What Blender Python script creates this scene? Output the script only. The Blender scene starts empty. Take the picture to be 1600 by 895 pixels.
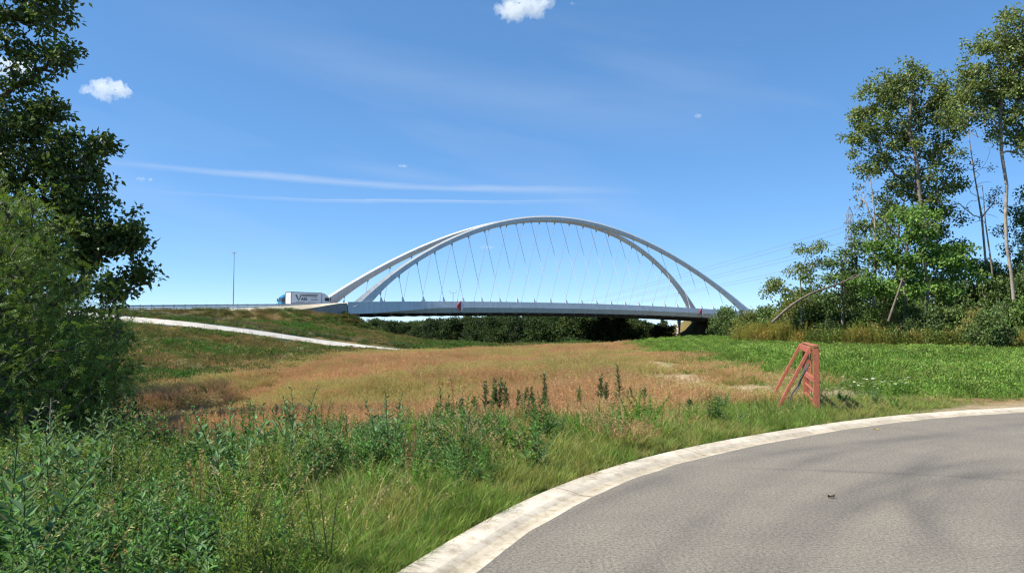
import bpy, bmesh, math, random
import numpy as np
from mathutils import Vector, Matrix

R = math.radians
scene = bpy.context.scene
COL = scene.collection

# ------------------------------------------------------------------ camera
EYE = 1.6
FPX = 1160.0                      # focal length in pixels of a 1600 px wide frame
PITCH = R(3.08)
cam_d = bpy.data.cameras.new('camera')
cam = bpy.data.objects.new('camera', cam_d)
COL.objects.link(cam)
cam.location = (0, 0, EYE)
cam.rotation_euler = (R(90) + PITCH, 0, 0)
cam_d.sensor_width = 36.0
cam_d.lens = 36.0 * FPX / 1600.0
cam_d.clip_start = 0.1
cam_d.clip_end = 20000
scene.camera = cam

# ------------------------------------------------------------------ light
SUN_EL = R(51)
SUN_AZ_X, SUN_AZ_Y = -math.cos(R(12)), -math.sin(R(12))      # horizontal direction towards the sun
to_sun = Vector((SUN_AZ_X * math.cos(SUN_EL), SUN_AZ_Y * math.cos(SUN_EL), math.sin(SUN_EL)))
sun_d = bpy.data.lights.new('sun', 'SUN')
sun_d.energy = 4.9
sun_d.angle = R(0.53)
sun_d.color = (1.0, 0.925, 0.79)
sun = bpy.data.objects.new('sun', sun_d)
COL.objects.link(sun)
sun.rotation_euler = to_sun.to_track_quat('Z', 'Y').to_euler()

world = bpy.data.worlds.new('World')
scene.world = world
world.use_nodes = True
wt = world.node_tree
wt.nodes.clear()
wout = wt.nodes.new('ShaderNodeOutputWorld')
wbg = wt.nodes.new('ShaderNodeBackground')
wsky = wt.nodes.new('ShaderNodeTexSky')
wsky.sky_type = 'NISHITA'
wsky.sun_disc = False
wsky.sun_elevation = SUN_EL
wsky.sun_rotation = math.atan2(SUN_AZ_X, SUN_AZ_Y)
wsky.altitude = 0
wsky.air_density = 0.5
wsky.dust_density = 0.0
wsky.ozone_density = 8.0
wbg.inputs['Strength'].default_value = 0.15


def N(tree, kind, **kw):
    n = tree.nodes.new(kind)
    for k, v in kw.items():
        if k in ('operation', 'data_type', 'blend_type', 'noise_dimensions', 'feature', 'attribute_type',
                 'attribute_name', 'distance', 'interpolation_type', 'mode', 'transform_space'):
            setattr(n, k, v)
        else:
            n.inputs[k.replace('_', ' ')].default_value = v
    return n


def wmath(op, a, b=None, c=None):
    n = wt.nodes.new('ShaderNodeMath')
    n.operation = op
    for i, v in enumerate((a, b, c)):
        if v is None:
            continue
        if isinstance(v, (int, float)):
            n.inputs[i].default_value = v
        else:
            wt.links.new(v, n.inputs[i])
    return n.outputs[0]


# thin high cirrus and old contrails: bands in azimuth/elevation, broken by noise, all round the sky
wtc = wt.nodes.new('ShaderNodeTexCoord')
wsep = wt.nodes.new('ShaderNodeSeparateXYZ')
wt.links.new(wtc.outputs['Generated'], wsep.inputs[0])
dx_, dy_, dz_ = wsep.outputs
az = wmath('ARCTAN2', dx_, dy_)
el = wmath('ARCSINE', dz_)
wcomb = wt.nodes.new('ShaderNodeCombineXYZ')
wt.links.new(wmath('MULTIPLY', az, 3.0), wcomb.inputs[0])
wt.links.new(wmath('MULTIPLY', el, 26.0), wcomb.inputs[1])
wn = wt.nodes.new('ShaderNodeTexNoise')
wn.inputs['Scale'].default_value = 1.6
wn.inputs['Detail'].default_value = 6
wn.inputs['Roughness'].default_value = 0.6
wt.links.new(wcomb.outputs[0], wn.inputs['Vector'])
wnf = wn.outputs['Fac']
wcomb2 = wt.nodes.new('ShaderNodeCombineXYZ')
wt.links.new(wmath('MULTIPLY', az, 1.3), wcomb2.inputs[0])
wt.links.new(wmath('MULTIPLY', wmath('ADD', el, wmath('MULTIPLY', az, 0.22)), 7.0), wcomb2.inputs[1])
wn2 = wt.nodes.new('ShaderNodeTexNoise')
wn2.inputs['Scale'].default_value = 1.1
wn2.inputs['Detail'].default_value = 4
wt.links.new(wcomb2.outputs[0], wn2.inputs['Vector'])


def band(az0, el0, az1, el1, w, amp, fade=0.10, wobble=0.012):
    slope = (el1 - el0) / (az1 - az0)
    line = wmath('ADD', wmath('MULTIPLY', wmath('SUBTRACT', az, az0), slope), el0)
    line = wmath('ADD', line, wmath('MULTIPLY', wmath('SUBTRACT', wnf, 0.5), wobble))
    d = wmath('ABSOLUTE', wmath('SUBTRACT', el, line))
    m = wmath('SMOOTH_MIN', wmath('MAXIMUM', wmath('SUBTRACT', 1.0, wmath('DIVIDE', d, w)), 0.0), 1.0, 0.3)
    e0 = wmath('DIVIDE', wmath('SUBTRACT', az, az0), fade)
    e1 = wmath('DIVIDE', wmath('SUBTRACT', az1, az), fade)
    e = wmath('MAXIMUM', wmath('MINIMUM', wmath('MINIMUM', e0, e1), 1.0), 0.0)
    return wmath('MULTIPLY', wmath('MULTIPLY', m, e), wmath('MULTIPLY', wmath('ADD', wnf, 0.35), amp))


def ang(px, py):
    a = (px - 800) / FPX
    b = (447.5 - py) / FPX
    c, s = math.cos(PITCH), math.sin(PITCH)
    v = Vector((a, c - b * s, s + b * c)).normalized()
    return math.atan2(v.x, v.y), math.asin(v.z)


cir = None
for (p0, q0, p1, q1, w, amp, fd) in ((60, 238, 1010, 298, 0.0060, 0.34, 0.22), (470, 248, 780, 290, 0.014, 0.12, 0.12),
                                     (150, 294, 990, 313, 0.0030, 0.20, 0.30), (330, 303, 960, 311, 0.0014, 0.36, 0.2),
                                     (150, -20, 1250, 205, 0.045, 0.11, 0.3)):
    a0, e0_ = ang(p0, q0)
    a1, e1_ = ang(p1, q1)
    b_ = band(a0, e0_, a1, e1_, w, amp, fd)
    cir = b_ if cir is None else wmath('ADD', cir, b_)
veil = wmath('MULTIPLY', wmath('MAXIMUM', wmath('SUBTRACT', wn2.outputs['Fac'], 0.50), 0.0), 0.55)
cir = wmath('MINIMUM', wmath('ADD', cir, veil), 0.6)
wmix = wt.nodes.new('ShaderNodeMix')
wmix.data_type = 'RGBA'
wt.links.new(cir, wmix.inputs[0])
wgam = wt.nodes.new('ShaderNodeGamma')
wgam.inputs[1].default_value = 0.6
wt.links.new(wsky.outputs[0], wgam.inputs[0])
wsat = wt.nodes.new('ShaderNodeHueSaturation')
wsat.inputs['Saturation'].default_value = 1.30
wsat.inputs['Value'].default_value = 1.44
wt.links.new(wgam.outputs[0], wsat.inputs['Color'])
wt.links.new(wsat.outputs[0], wmix.inputs[6])
wmix.inputs[7].default_value = (3.0, 3.25, 3.6, 1)
wt.links.new(wmix.outputs[2], wbg.inputs['Color'])
wt.links.new(wbg.outputs[0], wout.inputs['Surface'])

vs = scene.view_settings
vs.view_transform = 'Standard'
vs.look = 'None'
vs.exposure = 0.85
vs.gamma = 1.0
vs.use_curve_mapping = False
scene.render.engine = 'CYCLES'
cy = scene.cycles
cy.use_denoising = True
cy.denoiser = 'OPENIMAGEDENOISE'
cy.pixel_filter_type = 'BLACKMAN_HARRIS'
cy.filter_width = 1.25
cy.use_adaptive_sampling = False
cy.max_bounces = 8
cy.diffuse_bounces = 3
cy.transmission_bounces = 4
cy.transparent_max_bounces = 8
cy.volume_bounces = 6
cy.sample_clamp_indirect = 6
scene.render.film_transparent = False


# ------------------------------------------------------------------ helpers
def at(px, py, Y):
    """the world point at depth Y along the sight line of a photo pixel (to read real sizes off the photo)"""
    a = (px - 800) / FPX
    b = (447.5 - py) / FPX
    c, s = math.cos(PITCH), math.sin(PITCH)
    v = Vector((a, c - b * s, s + b * c))
    v *= Y / v.y
    return Vector((v.x, v.y, v.z + EYE))


def on_ground(px, py, z=0.0):
    b = (447.5 - py) / FPX
    c, s = math.cos(PITCH), math.sin(PITCH)
    vz, vy = s + b * c, c - b * s
    Y = (z - EYE) / vz * vy
    return at(px, py, Y)


def tag(o, label=None, cat=None, group=None, kind=None):
    if label:
        o['label'] = label
    if cat:
        o['category'] = cat
    if group:
        o['group'] = group
    if kind:
        o['kind'] = kind
    return o


def empty(name, loc=(0, 0, 0), rz=0.0, parent=None):
    o = bpy.data.objects.new(name, None)
    o.location = loc
    o.rotation_euler = (0, 0, rz)
    o.empty_display_size = 0.2
    COL.objects.link(o)
    if parent:
        o.parent = parent
    return o


def link(name, me, mat=None, parent=None, smooth=False):
    if mat is not None and len(me.materials) == 0:
        for m in (mat if isinstance(mat, (list, tuple)) else [mat]):
            me.materials.append(m)
    o = bpy.data.objects.new(name, me)
    COL.objects.link(o)
    if parent:
        o.parent = parent
    if smooth:
        me.polygons.foreach_set('use_smooth', np.ones(len(me.polygons), dtype=bool))
    return o


def np_mesh(name, v, faces, smooth=False, tint=None):
    """v (n,3); faces (m,k) of one k"""
    me = bpy.data.meshes.new(name)
    v = np.asarray(v, dtype=np.float32)
    f = np.asarray(faces, dtype=np.int32)
    m, k = f.shape
    me.vertices.add(len(v))
    me.vertices.foreach_set('co', v.ravel())
    me.loops.add(m * k)
    me.loops.foreach_set('vertex_index', f.ravel())
    me.polygons.add(m)
    me.polygons.foreach_set('loop_start', np.arange(0, m * k, k, dtype=np.int32))
    me.polygons.foreach_set('loop_total', np.full(m, k, dtype=np.int32))
    me.polygons.foreach_set('use_smooth', np.full(m, bool(smooth)))
    me.update()
    me.validate()
    if tint is not None:
        a = me.attributes.new('tint', 'FLOAT_COLOR', 'POINT')
        t = np.ones((len(v), 4), dtype=np.float32)
        t[:, :3] = tint
        a.data.foreach_set('color', t.ravel())
    return me


class MB:
    """collects simple shapes into one mesh"""
    def __init__(self):
        self.v, self.f, self.m = [], [], []

    def add(self, vs_, fs, mi=0):
        o = len(self.v)
        self.v += [tuple(p) for p in vs_]
        self.f += [tuple(i + o for i in q) for q in fs]
        self.m += [mi] * len(fs)

    def box(self, c, s, rot=None, mi=0):
        hx, hy, hz = s[0] / 2, s[1] / 2, s[2] / 2
        p = [Vector((x, y, z)) for z in (-hz, hz) for y in (-hy, hy) for x in (-hx, hx)]
        if rot is not None:
            p = [rot @ q for q in p]
        c = Vector(c)
        self.add([q + c for q in p], [(0, 2, 3, 1), (4, 5, 7, 6), (0, 1, 5, 4), (2, 6, 7, 3), (0, 4, 6, 2), (1, 3, 7, 5)], mi)

    def bar(self, a, b, w, h, mi=0, up=(0, 0, 1)):
        a, b = Vector(a), Vector(b)
        d = (b - a)
        L = d.length
        x = d.normalized()
        u = Vector(up)
        y = u.cross(x)
        if y.length < 1e-5:
            y = Vector((0, 1, 0)).cross(x)
        y.normalize()
        z = x.cross(y)
        rot = Matrix((x, y, z)).transposed()
        self.box((a + b) / 2, (L, w, h), rot, mi)

    def tube(self, pts, rad, n=6, mi=0, caps=True):
        v, f = tube(np.array([tuple(p) for p in pts], float), np.broadcast_to(np.array(rad, float), (len(pts),)), n)
        self.add(v.tolist(), f.tolist(), mi)
        if caps:
            k = len(self.v) - len(v)
            self.f.append(tuple(k + i for i in range(n))[::-1])
            self.f.append(tuple(k + (len(pts) - 1) * n + i for i in range(n)))
            self.m += [mi, mi]

    def prism(self, poly, a, b, mi=0):
        """poly: points (Vectors) at one end; shifted by a and b"""
        n = len(poly)
        a, b = Vector(a), Vector(b)
        vs_ = [Vector(p) + a for p in poly] + [Vector(p) + b for p in poly]
        fs = [tuple(range(n))[::-1], tuple(range(n, 2 * n))] + [(i, (i + 1) % n, n + (i + 1) % n, n + i) for i in range(n)]
        self.add(vs_, fs, mi)

    def mesh(self, name, bevel=0.0, smooth=False, recalc=True):
        bm = bmesh.new()
        vv = [bm.verts.new(p) for p in self.v]
        for q, mi in zip(self.f, self.m):
            try:
                fc = bm.faces.new([vv[i] for i in q])
                fc.material_index = mi
            except ValueError:
                pass
        if recalc:
            bmesh.ops.recalc_face_normals(bm, faces=bm.faces)
        if bevel > 0:
            bmesh.ops.bevel(bm, geom=[e for e in bm.edges if len(e.link_faces) == 2 and e.calc_face_angle(0) > 0.6],
                            offset=bevel, segments=1, affect='EDGES', clamp_overlap=True)
        me = bpy.data.meshes.new(name)
        bm.to_mesh(me)
        bm.free()
        if smooth:
            me.polygons.foreach_set('use_smooth', np.ones(len(me.polygons), dtype=bool))
        return me

    def build(self, name, mat, parent=None, bevel=0.0, smooth=False):
        return link(name, self.mesh(name, bevel, smooth), mat, parent)


def tube(P, r, n=6):
    P = np.asarray(P, float)
    k = len(P)
    T = np.gradient(P, axis=0)
    T /= np.linalg.norm(T, axis=1)[:, None] + 1e-9
    ref = np.array([0.0, 0.0, 1.0]) if abs(T[0, 2]) < 0.9 else np.array([1.0, 0.0, 0.0])
    U = np.cross(T, ref)
    U /= np.linalg.norm(U, axis=1)[:, None] + 1e-9
    W = np.cross(T, U)
    a = np.arange(n) * 2 * np.pi / n
    ring = U[:, None, :] * np.cos(a)[None, :, None] + W[:, None, :] * np.sin(a)[None, :, None]
    V = P[:, None, :] + ring * np.asarray(r)[:, None, None]
    i = np.arange(k - 1)[:, None] * n
    j = np.arange(n)[None, :]
    j2 = (j + 1) % n
    F = np.stack([i + j, i + j2, i + n + j2, i + n + j], -1).reshape(-1, 4)
    return V.reshape(-1, 3), F


def join(parts):
    vs_, fs, o = [], [], 0
    for v, f in parts:
        vs_.append(v)
        fs.append(f + o)
        o += len(v)
    return np.concatenate(vs_), np.concatenate(fs)


def hash2(ix, iy, seed):
    h = (ix.astype(np.int64) * 374761393 + iy.astype(np.int64) * 668265263 + seed * 974634777) & 0xFFFFFFFF
    h = ((h ^ (h >> 13)) * 1274126177) & 0xFFFFFFFF
    return ((h ^ (h >> 16)) & 0xFFFF) / 65535.0


def vnoise(x, y, scale, seed=0, octaves=3):
    x = np.asarray(x, float) / scale
    y = np.asarray(y, float) / scale
    out = np.zeros_like(x)
    amp, tot = 1.0, 0.0
    for o in range(octaves):
        ix, iy = np.floor(x), np.floor(y)
        fx, fy = x - ix, y - iy
        fx = fx * fx * (3 - 2 * fx)
        fy = fy * fy * (3 - 2 * fy)
        s = seed + o * 17
        a, b = hash2(ix, iy, s), hash2(ix + 1, iy, s)
        c, d = hash2(ix, iy + 1, s), hash2(ix + 1, iy + 1, s)
        out += amp * ((a * (1 - fx) + b * fx) * (1 - fy) + (c * (1 - fx) + d * fx) * fy)
        tot += amp
        amp *= 0.5
        x, y = x * 2.03 + 11.3, y * 2.03 + 5.7
    return out / tot


def sstep(a, b, x):
    t = np.clip((np.asarray(x, float) - a) / (b - a), 0, 1)
    return t * t * (3 - 2 * t)


# ------------------------------------------------------------------ materials
def mat_new(name):
    m = bpy.data.materials.new(name)
    m.use_nodes = True
    t = m.node_tree
    t.nodes.clear()
    out = t.nodes.new('ShaderNodeOutputMaterial')
    return m, t, out


def ramp(t, fac, stops):
    n = t.nodes.new('ShaderNodeValToRGB')
    e = n.color_ramp.elements
    while len(e) < len(stops):
        e.new(0.5)
    for q, (p, c) in zip(e, stops):
        q.position = p
        q.color = (*c, 1)
    t.links.new(fac, n.inputs[0])
    return n.outputs[0]


def mixc(t, fac, a, b, blend='MIX'):
    n = t.nodes.new('ShaderNodeMix')
    n.data_type = 'RGBA'
    n.blend_type = blend
    n.clamp_factor = True
    for i, v in ((0, fac), (6, a), (7, b)):
        if isinstance(v, (int, float)):
            n.inputs[i].default_value = v
        elif isinstance(v, (tuple, list)):
            n.inputs[i].default_value = (*v[:3], 1)
        else:
            t.links.new(v, n.inputs[i])
    return n.outputs[2]


def noise(t, vec, scale, detail=4, rough=0.55):
    n = t.nodes.new('ShaderNodeTexNoise')
    n.inputs['Scale'].default_value = scale
    n.inputs['Detail'].default_value = detail
    n.inputs['Roughness'].default_value = rough
    if vec is not None:
        t.links.new(vec, n.inputs['Vector'])
    return n.outputs['Fac']


def geo_pos(t):
    return t.nodes.new('ShaderNodeNewGeometry').outputs['Position']


def obj_pos(t):
    return t.nodes.new('ShaderNodeTexCoord').outputs['Object']


def surface(name, c0, c1, scale=3.0, rough=0.7, bump=0.0, bscale=40.0, metallic=0.0, spec=0.5, world_space=False):
    """two-tone weathered surface"""
    m, t, out = mat_new(name)
    p = geo_pos(t) if world_space else obj_pos(t)
    f = noise(t, p, scale, 6, 0.6)
    c = ramp(t, f, [(0.3, c0), (0.7, c1)])
    b = t.nodes.new('ShaderNodeBsdfPrincipled')
    t.links.new(c, b.inputs['Base Color'])
    b.inputs['Roughness'].default_value = rough
    b.inputs['Metallic'].default_value = metallic
    b.inputs['Specular IOR Level'].default_value = spec
    if bump > 0:
        bn = t.nodes.new('ShaderNodeBump')
        bn.inputs['Strength'].default_value = bump
        bn.inputs['Distance'].default_value = 0.02
        t.links.new(noise(t, p, bscale, 5, 0.6), bn.inputs['Height'])
        t.links.new(bn.outputs[0], b.inputs['Normal'])
    t.links.new(b.outputs[0], out.inputs['Surface'])
    return m


def foliage(name, transl=0.35, rough=0.5, attr='GEOMETRY', gain=1.0, spec=0.3):
    """leaf or grass: colour from the 'tint' attribute (per leaf or per instance)"""
    m, t, out = mat_new(name)
    a = t.nodes.new('ShaderNodeAttribute')
    a.attribute_name = 'tint'
    a.attribute_type = 'GEOMETRY'
    col = a.outputs['Color']
    if attr == 'INSTANCER':
        a2 = t.nodes.new('ShaderNodeAttribute')
        a2.attribute_name = 'itint'
        a2.attribute_type = 'INSTANCER'
        col = mixc(t, 1.0, col, a2.outputs['Color'], 'MULTIPLY')
    b = t.nodes.new('ShaderNodeBsdfPrincipled')
    b.inputs['Roughness'].default_value = rough
    b.inputs['Specular IOR Level'].default_value = spec
    t.links.new(col, b.inputs['Base Color'])
    tr = t.nodes.new('ShaderNodeBsdfTranslucent')
    tc = mixc(t, 1.0, col, (1.25, 1.2, 0.7), 'MULTIPLY')
    t.links.new(tc, tr.inputs['Color'])
    mx = t.nodes.new('ShaderNodeMixShader')
    mx.inputs[0].default_value = transl
    t.links.new(b.outputs[0], mx.inputs[1])
    t.links.new(tr.outputs[0], mx.inputs[2])
    t.links.new(mx.outputs[0], out.inputs['Surface'])
    return m


M = {}
M['leaf'] = foliage('leaf', 0.30)
M['grass'] = foliage('grass_blade', 0.32, attr='INSTANCER', rough=0.65, spec=0.18)
M['bark_dark'] = surface('bark_dark', (0.045, 0.035, 0.026), (0.11, 0.09, 0.07), 9, 0.9, 0.6, 30)
M['bark_pale'] = surface('bark_pale', (0.16, 0.135, 0.11), (0.42, 0.37, 0.31), 2.4, 0.85, 0.4, 25)
M['bark_grey'] = surface('bark_grey', (0.10, 0.085, 0.07), (0.24, 0.205, 0.17), 4, 0.9, 0.5, 25)
M['dead_wood'] = surface('dead_wood', (0.07, 0.055, 0.042), (0.20, 0.16, 0.12), 3, 0.9, 0.5, 25)
m, t, out = mat_new('painted_steel')
gp = geo_pos(t)
mpg = t.nodes.new('ShaderNodeMapping')
mpg.inputs['Scale'].default_value = (1.6, 1.6, 0.12)
t.links.new(gp, mpg.inputs['Vector'])
c = ramp(t, noise(t, gp, 0.25, 5, 0.6), [(0.3, (0.56, 0.57, 0.56)), (0.7, (0.66, 0.67, 0.65))])
c = mixc(t, 1.0, c, ramp(t, noise(t, mpg.outputs[0], 1.0, 5, 0.65), [(0.3, (0.82, 0.81, 0.78)), (0.55, (1, 1, 1))]), 'MULTIPLY')
b = t.nodes.new('ShaderNodeBsdfPrincipled')
b.inputs['Roughness'].default_value = 0.45
t.links.new(c, b.inputs['Base Color'])
t.links.new(b.outputs[0], out.inputs['Surface'])
M['steel_white'] = m
M['steel_grey'] = surface('grey_painted_steel', (0.46, 0.48, 0.50), (0.54, 0.56, 0.58), 0.4, 0.5)
M['hanger'] = surface('hanger_steel', (0.48, 0.50, 0.52), (0.56, 0.58, 0.60), 1, 0.45)
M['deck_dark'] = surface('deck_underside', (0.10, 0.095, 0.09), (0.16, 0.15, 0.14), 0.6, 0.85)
M['concrete'] = surface('pale_concrete', (0.46, 0.44, 0.39), (0.60, 0.57, 0.51), 0.8, 0.85, 0.2, 12)
M['concrete_sand'] = surface('sand_coloured_concrete', (0.50, 0.43, 0.31), (0.62, 0.54, 0.41), 0.5, 0.85, 0.2, 12)
M['concrete_grey'] = surface('grey_concrete', (0.24, 0.245, 0.23), (0.34, 0.34, 0.32), 0.5, 0.85, 0.2, 12)
M['concrete_dark'] = surface('weathered_dark_concrete', (0.10, 0.09, 0.085), (0.22, 0.20, 0.185), 0.9, 0.9, 0.3, 8)
M['galv'] = surface('galvanised_steel', (0.34, 0.35, 0.36), (0.48, 0.49, 0.50), 2, 0.4, metallic=0.5)
M['white'] = surface('white_panel', (0.70, 0.70, 0.69), (0.78, 0.78, 0.77), 0.6, 0.4)
M['black'] = surface('black_rubber', (0.015, 0.015, 0.016), (0.03, 0.03, 0.03), 8, 0.7)
M['dark_text'] = surface('dark_lettering', (0.035, 0.02, 0.03), (0.06, 0.035, 0.045), 3, 0.5)
M['maroon'] = surface('maroon_stripe', (0.14, 0.02, 0.04), (0.18, 0.03, 0.05), 3, 0.5)
M['blue'] = surface('blue_cab_paint', (0.02, 0.14, 0.26), (0.03, 0.18, 0.32), 1, 0.3)
M['glass_dark'] = surface('dark_window_glass', (0.02, 0.03, 0.035), (0.04, 0.05, 0.055), 1, 0.06)
M['red'] = surface('signal_red', (0.45, 0.02, 0.03), (0.55, 0.03, 0.04), 2, 0.45)
M['red_timber'] = surface('faded_red_paint', (0.265, 0.068, 0.037), (0.42, 0.135, 0.078), 22, 0.75, 0.35, 45)
M['lattice'] = surface('dull_lattice_steel', (0.20, 0.21, 0.22), (0.27, 0.28, 0.29), 1, 0.8)
M['rail_dark'] = surface('dark_railing', (0.05, 0.055, 0.055), (0.09, 0.09, 0.085), 3, 0.6)
M['lamp_red'] = surface('rear_lamp', (0.4, 0.02, 0.02), (0.5, 0.03, 0.03), 3, 0.3)

# asphalt
ROAD_C = None


# ------------------------------------------------------------------ kerb line (plan)
outer_px = [(615, 895), (694, 837), (795, 782), (881, 747), (975, 717), (1069, 696), (1200, 673), (1364, 649.5), (1463, 641.5), (1594, 634.6)]
ctrl = [(-0.3, -9.5), (-1.35, -6.0), (-1.85, -2.5), (-1.85, 0.5), (-1.45, 2.9)]
ctrl += [(p.x, p.y) for p in (on_ground(a, b, 0.05) for a, b in outer_px)]
ctrl += [(14.5, 16.2), (20, 17.0), (28, 17.4), (40, 17.4), (60, 16.6), (90, 14)]


def catmull(pts, step):
    pts = [np.array(p, float) for p in pts]
    pts = [2 * pts[0] - pts[1]] + pts + [2 * pts[-1] - pts[-2]]
    out = []
    for i in range(1, len(pts) - 2):
        p0, p1, p2, p3 = pts[i - 1:i + 3]
        for t in np.linspace(0, 1, 24, endpoint=False):
            out.append(0.5 * ((2 * p1) + (-p0 + p2) * t + (2 * p0 - 5 * p1 + 4 * p2 - p3) * t * t + (-p0 + 3 * p1 - 3 * p2 + p3) * t ** 3))
    out.append(pts[-2])
    out = np.array(out)
    for _ in range(30):
        out[1:-1] = 0.5 * out[1:-1] + 0.25 * (out[:-2] + out[2:])
    L = np.concatenate([[0], np.cumsum(np.linalg.norm(np.diff(out, axis=0), axis=1))])
    n = max(5, int(L[-1] / step))
    s = np.linspace(0, L[-1], n)
    return np.stack([np.interp(s, L, out[:, k]) for k in range(out.shape[1])], 1), s


KO, KS = catmull(ctrl, 0.12)
_k = np.exp(-.5 * (np.arange(-30, 31) / 11.0) ** 2)
_k /= _k.sum()
_pad = np.concatenate([KO[0] + (KO[0] - KO[1]) * np.arange(30, 0, -1)[:, None], KO, KO[-1] + (KO[-1] - KO[-2]) * np.arange(1, 31)[:, None]])
KO = np.stack([np.convolve(_pad[:, k_], _k, 'valid') for k_ in range(2)], 1)
KS = np.concatenate([[0], np.cumsum(np.linalg.norm(np.diff(KO, axis=0), axis=1))])
#                     # outer (grass side) edge of the kerb
KT = np.gradient(KO, axis=0)
KT /= np.linalg.norm(KT, axis=1)[:, None]
KN = np.stack([-KT[:, 1], KT[:, 0]], 1)            # towards the grass
KW = 0.44


def kerb_dist(x, y):
    """signed distance to the kerb's outer edge, positive on the grass"""
    x = np.asarray(x, float).ravel()
    y = np.asarray(y, float).ravel()
    out = np.empty(len(x))
    K = KO[::3]
    NN = KN[::3]
    for i in range(0, len(x), 20000):
        dx = x[i:i + 20000, None] - K[None, :, 0]
        dy = y[i:i + 20000, None] - K[None, :, 1]
        j = np.argmin(dx * dx + dy * dy, axis=1)
        a = np.arange(len(j))
        side = dx[a, j] * NN[j, 0] + dy[a, j] * NN[j, 1]
        d = np.sqrt(dx[a, j] ** 2 + dy[a, j] ** 2)
        out[i:i + 20000] = np.where(side >= 0, d, -d)
    return out


# ------------------------------------------------------------------ bridge frame of reference
B_TH = R(54.11)
B_D = np.array([math.sin(B_TH), math.cos(B_TH)])          # along the bridge, away from the camera
B_N = np.array([-B_D[1], B_D[0]])                         # across, towards the far arch
B_L = np.array([-36.1, 165.0])
SPAN, WID = 143.9, 22.65


def bw(t, s, z):
    p = B_L + B_D * t + B_N * s
    return Vector((p[0], p[1], z))


def bcoord(x, y):
    x = np.asarray(x) - B_L[0]
    y = np.asarray(y) - B_L[1]
    return x * B_D[0] + y * B_D[1], x * B_N[0] + y * B_N[1]


# ramp path down the embankment: its low concrete edge wall, seen from the meadow
ramp_ctrl = []
for (px, py, Y) in ((60, 478, 97), (130, 485.5, 98), (200, 494, 100), (300, 503, 102), (400, 515, 105), (500, 530, 108), (580, 540, 110), (650, 546.5, 112),
                    (710, 547, 113), (761, 545.2, 114), (820, 542, 115), (887, 538, 116), (925, 536, 117), (990, 535, 119)):
    p = at(px, py, Y)
    ramp_ctrl.append((p.x, p.y, p.z - 0.05))
RP, RS = catmull(ramp_ctrl, 1.0)

# ------------------------------------------------------------------ terrain
cp = []
for i in range(0, len(KO), 22):
    if abs(KO[i, 0]) < 60:
        cp.append((KO[i, 0], KO[i, 1], 0.0))
        q = KO[i] + KN[i] * 0.9
        cp.append((q[0], q[1], -0.02))


def C(px, py, Y, dz=0.0):
    p = at(px, py, Y)
    cp.append((p.x, p.y, p.z + dz))


for (px, py, Y, dz) in (
        # meadow (the photo shows the tips of the grass)
        (600, 640, 17.5, -.35), (600, 600, 27, -.15), (600, 570, 46, .1), (520, 590, 36, .0), (640, 551, 92, -.3), (800, 548, 90, -.3), (800, 600, 26, -.35),
        (800, 570, 47, -.3), (900, 560, 48, -.3), (900, 542, 90, -.3), (720, 640, 17, -.35), (900, 610, 21, -.3),
        # field on the right
        (1000, 562, 37, -.15), (1100, 548, 43, -.15), (1150, 526, 78, -.2), (1300, 532, 66, -.2), (1300, 562, 31, -.15), (1500, 562, 33, -.15),
        (1590, 546, 48, -.2), (1590, 610, 18.5, -.1), (1000, 536, 88, -.2), (1060, 528, 90, -.2), (1200, 590, 22, -.1), (1400, 545, 45, -.15), (1500, 540, 56, -.15),
        # hollow on the left
        (400, 640, 20, -.65), (250, 655, 22, -.85), (250, 606, 33, -1.25), (450, 595, 34, -.35), (330, 620, 27, -1.15), (470, 640, 18, -.45),
        (100, 640, 27, -.95), (0, 620, 35, -.8), (350, 606, 32, -1.25), (170, 590, 40, -1.0), (250, 585, 42, -.75),
        # slope below the ramp
        (250, 566, 55, -.3), (250, 536, 74, -.3), (250, 512, 90, -.3), (400, 572, 55, -.3), (400, 549, 76, -.3), (400, 528, 95, -.25), (520, 560, 60, .1), (540, 546, 95, -.3),
        (100, 560, 55, -.3), (100, 520, 80, -.3)):
    C(px, py, Y, dz)
cp += [(-2.6, 6.2, -.25), (-4.2, 8.5, -.52), (-5.5, 11.5, -.68), (-3.2, 10.5, -.42), (-1.5, 12.5, -.28), (-8.5, 13, -.9), (-4.2, 4.6, -.45), (-6, 6, -.62), (-11, 18, -1.15), (-12, 9, -.8), (-25, 12, -.6),
       (-20, 0, -.2), (-60, 0, 0), (-45, 45, -.4)]
for i in range(0, len(RP), 5):
    cp.append((RP[i, 0], RP[i, 1], RP[i, 2] - 0.75))
    tdir = RP[min(i + 1, len(RP) - 1)] - RP[max(i - 1, 0)]
    nrm = np.array([-tdir[1], tdir[0]])
    nrm /= np.linalg.norm(nrm)
    cp.append((RP[i, 0] + nrm[0] * 3.2, RP[i, 1] + nrm[1] * 3.2, RP[i, 2] - 0.05))
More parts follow.
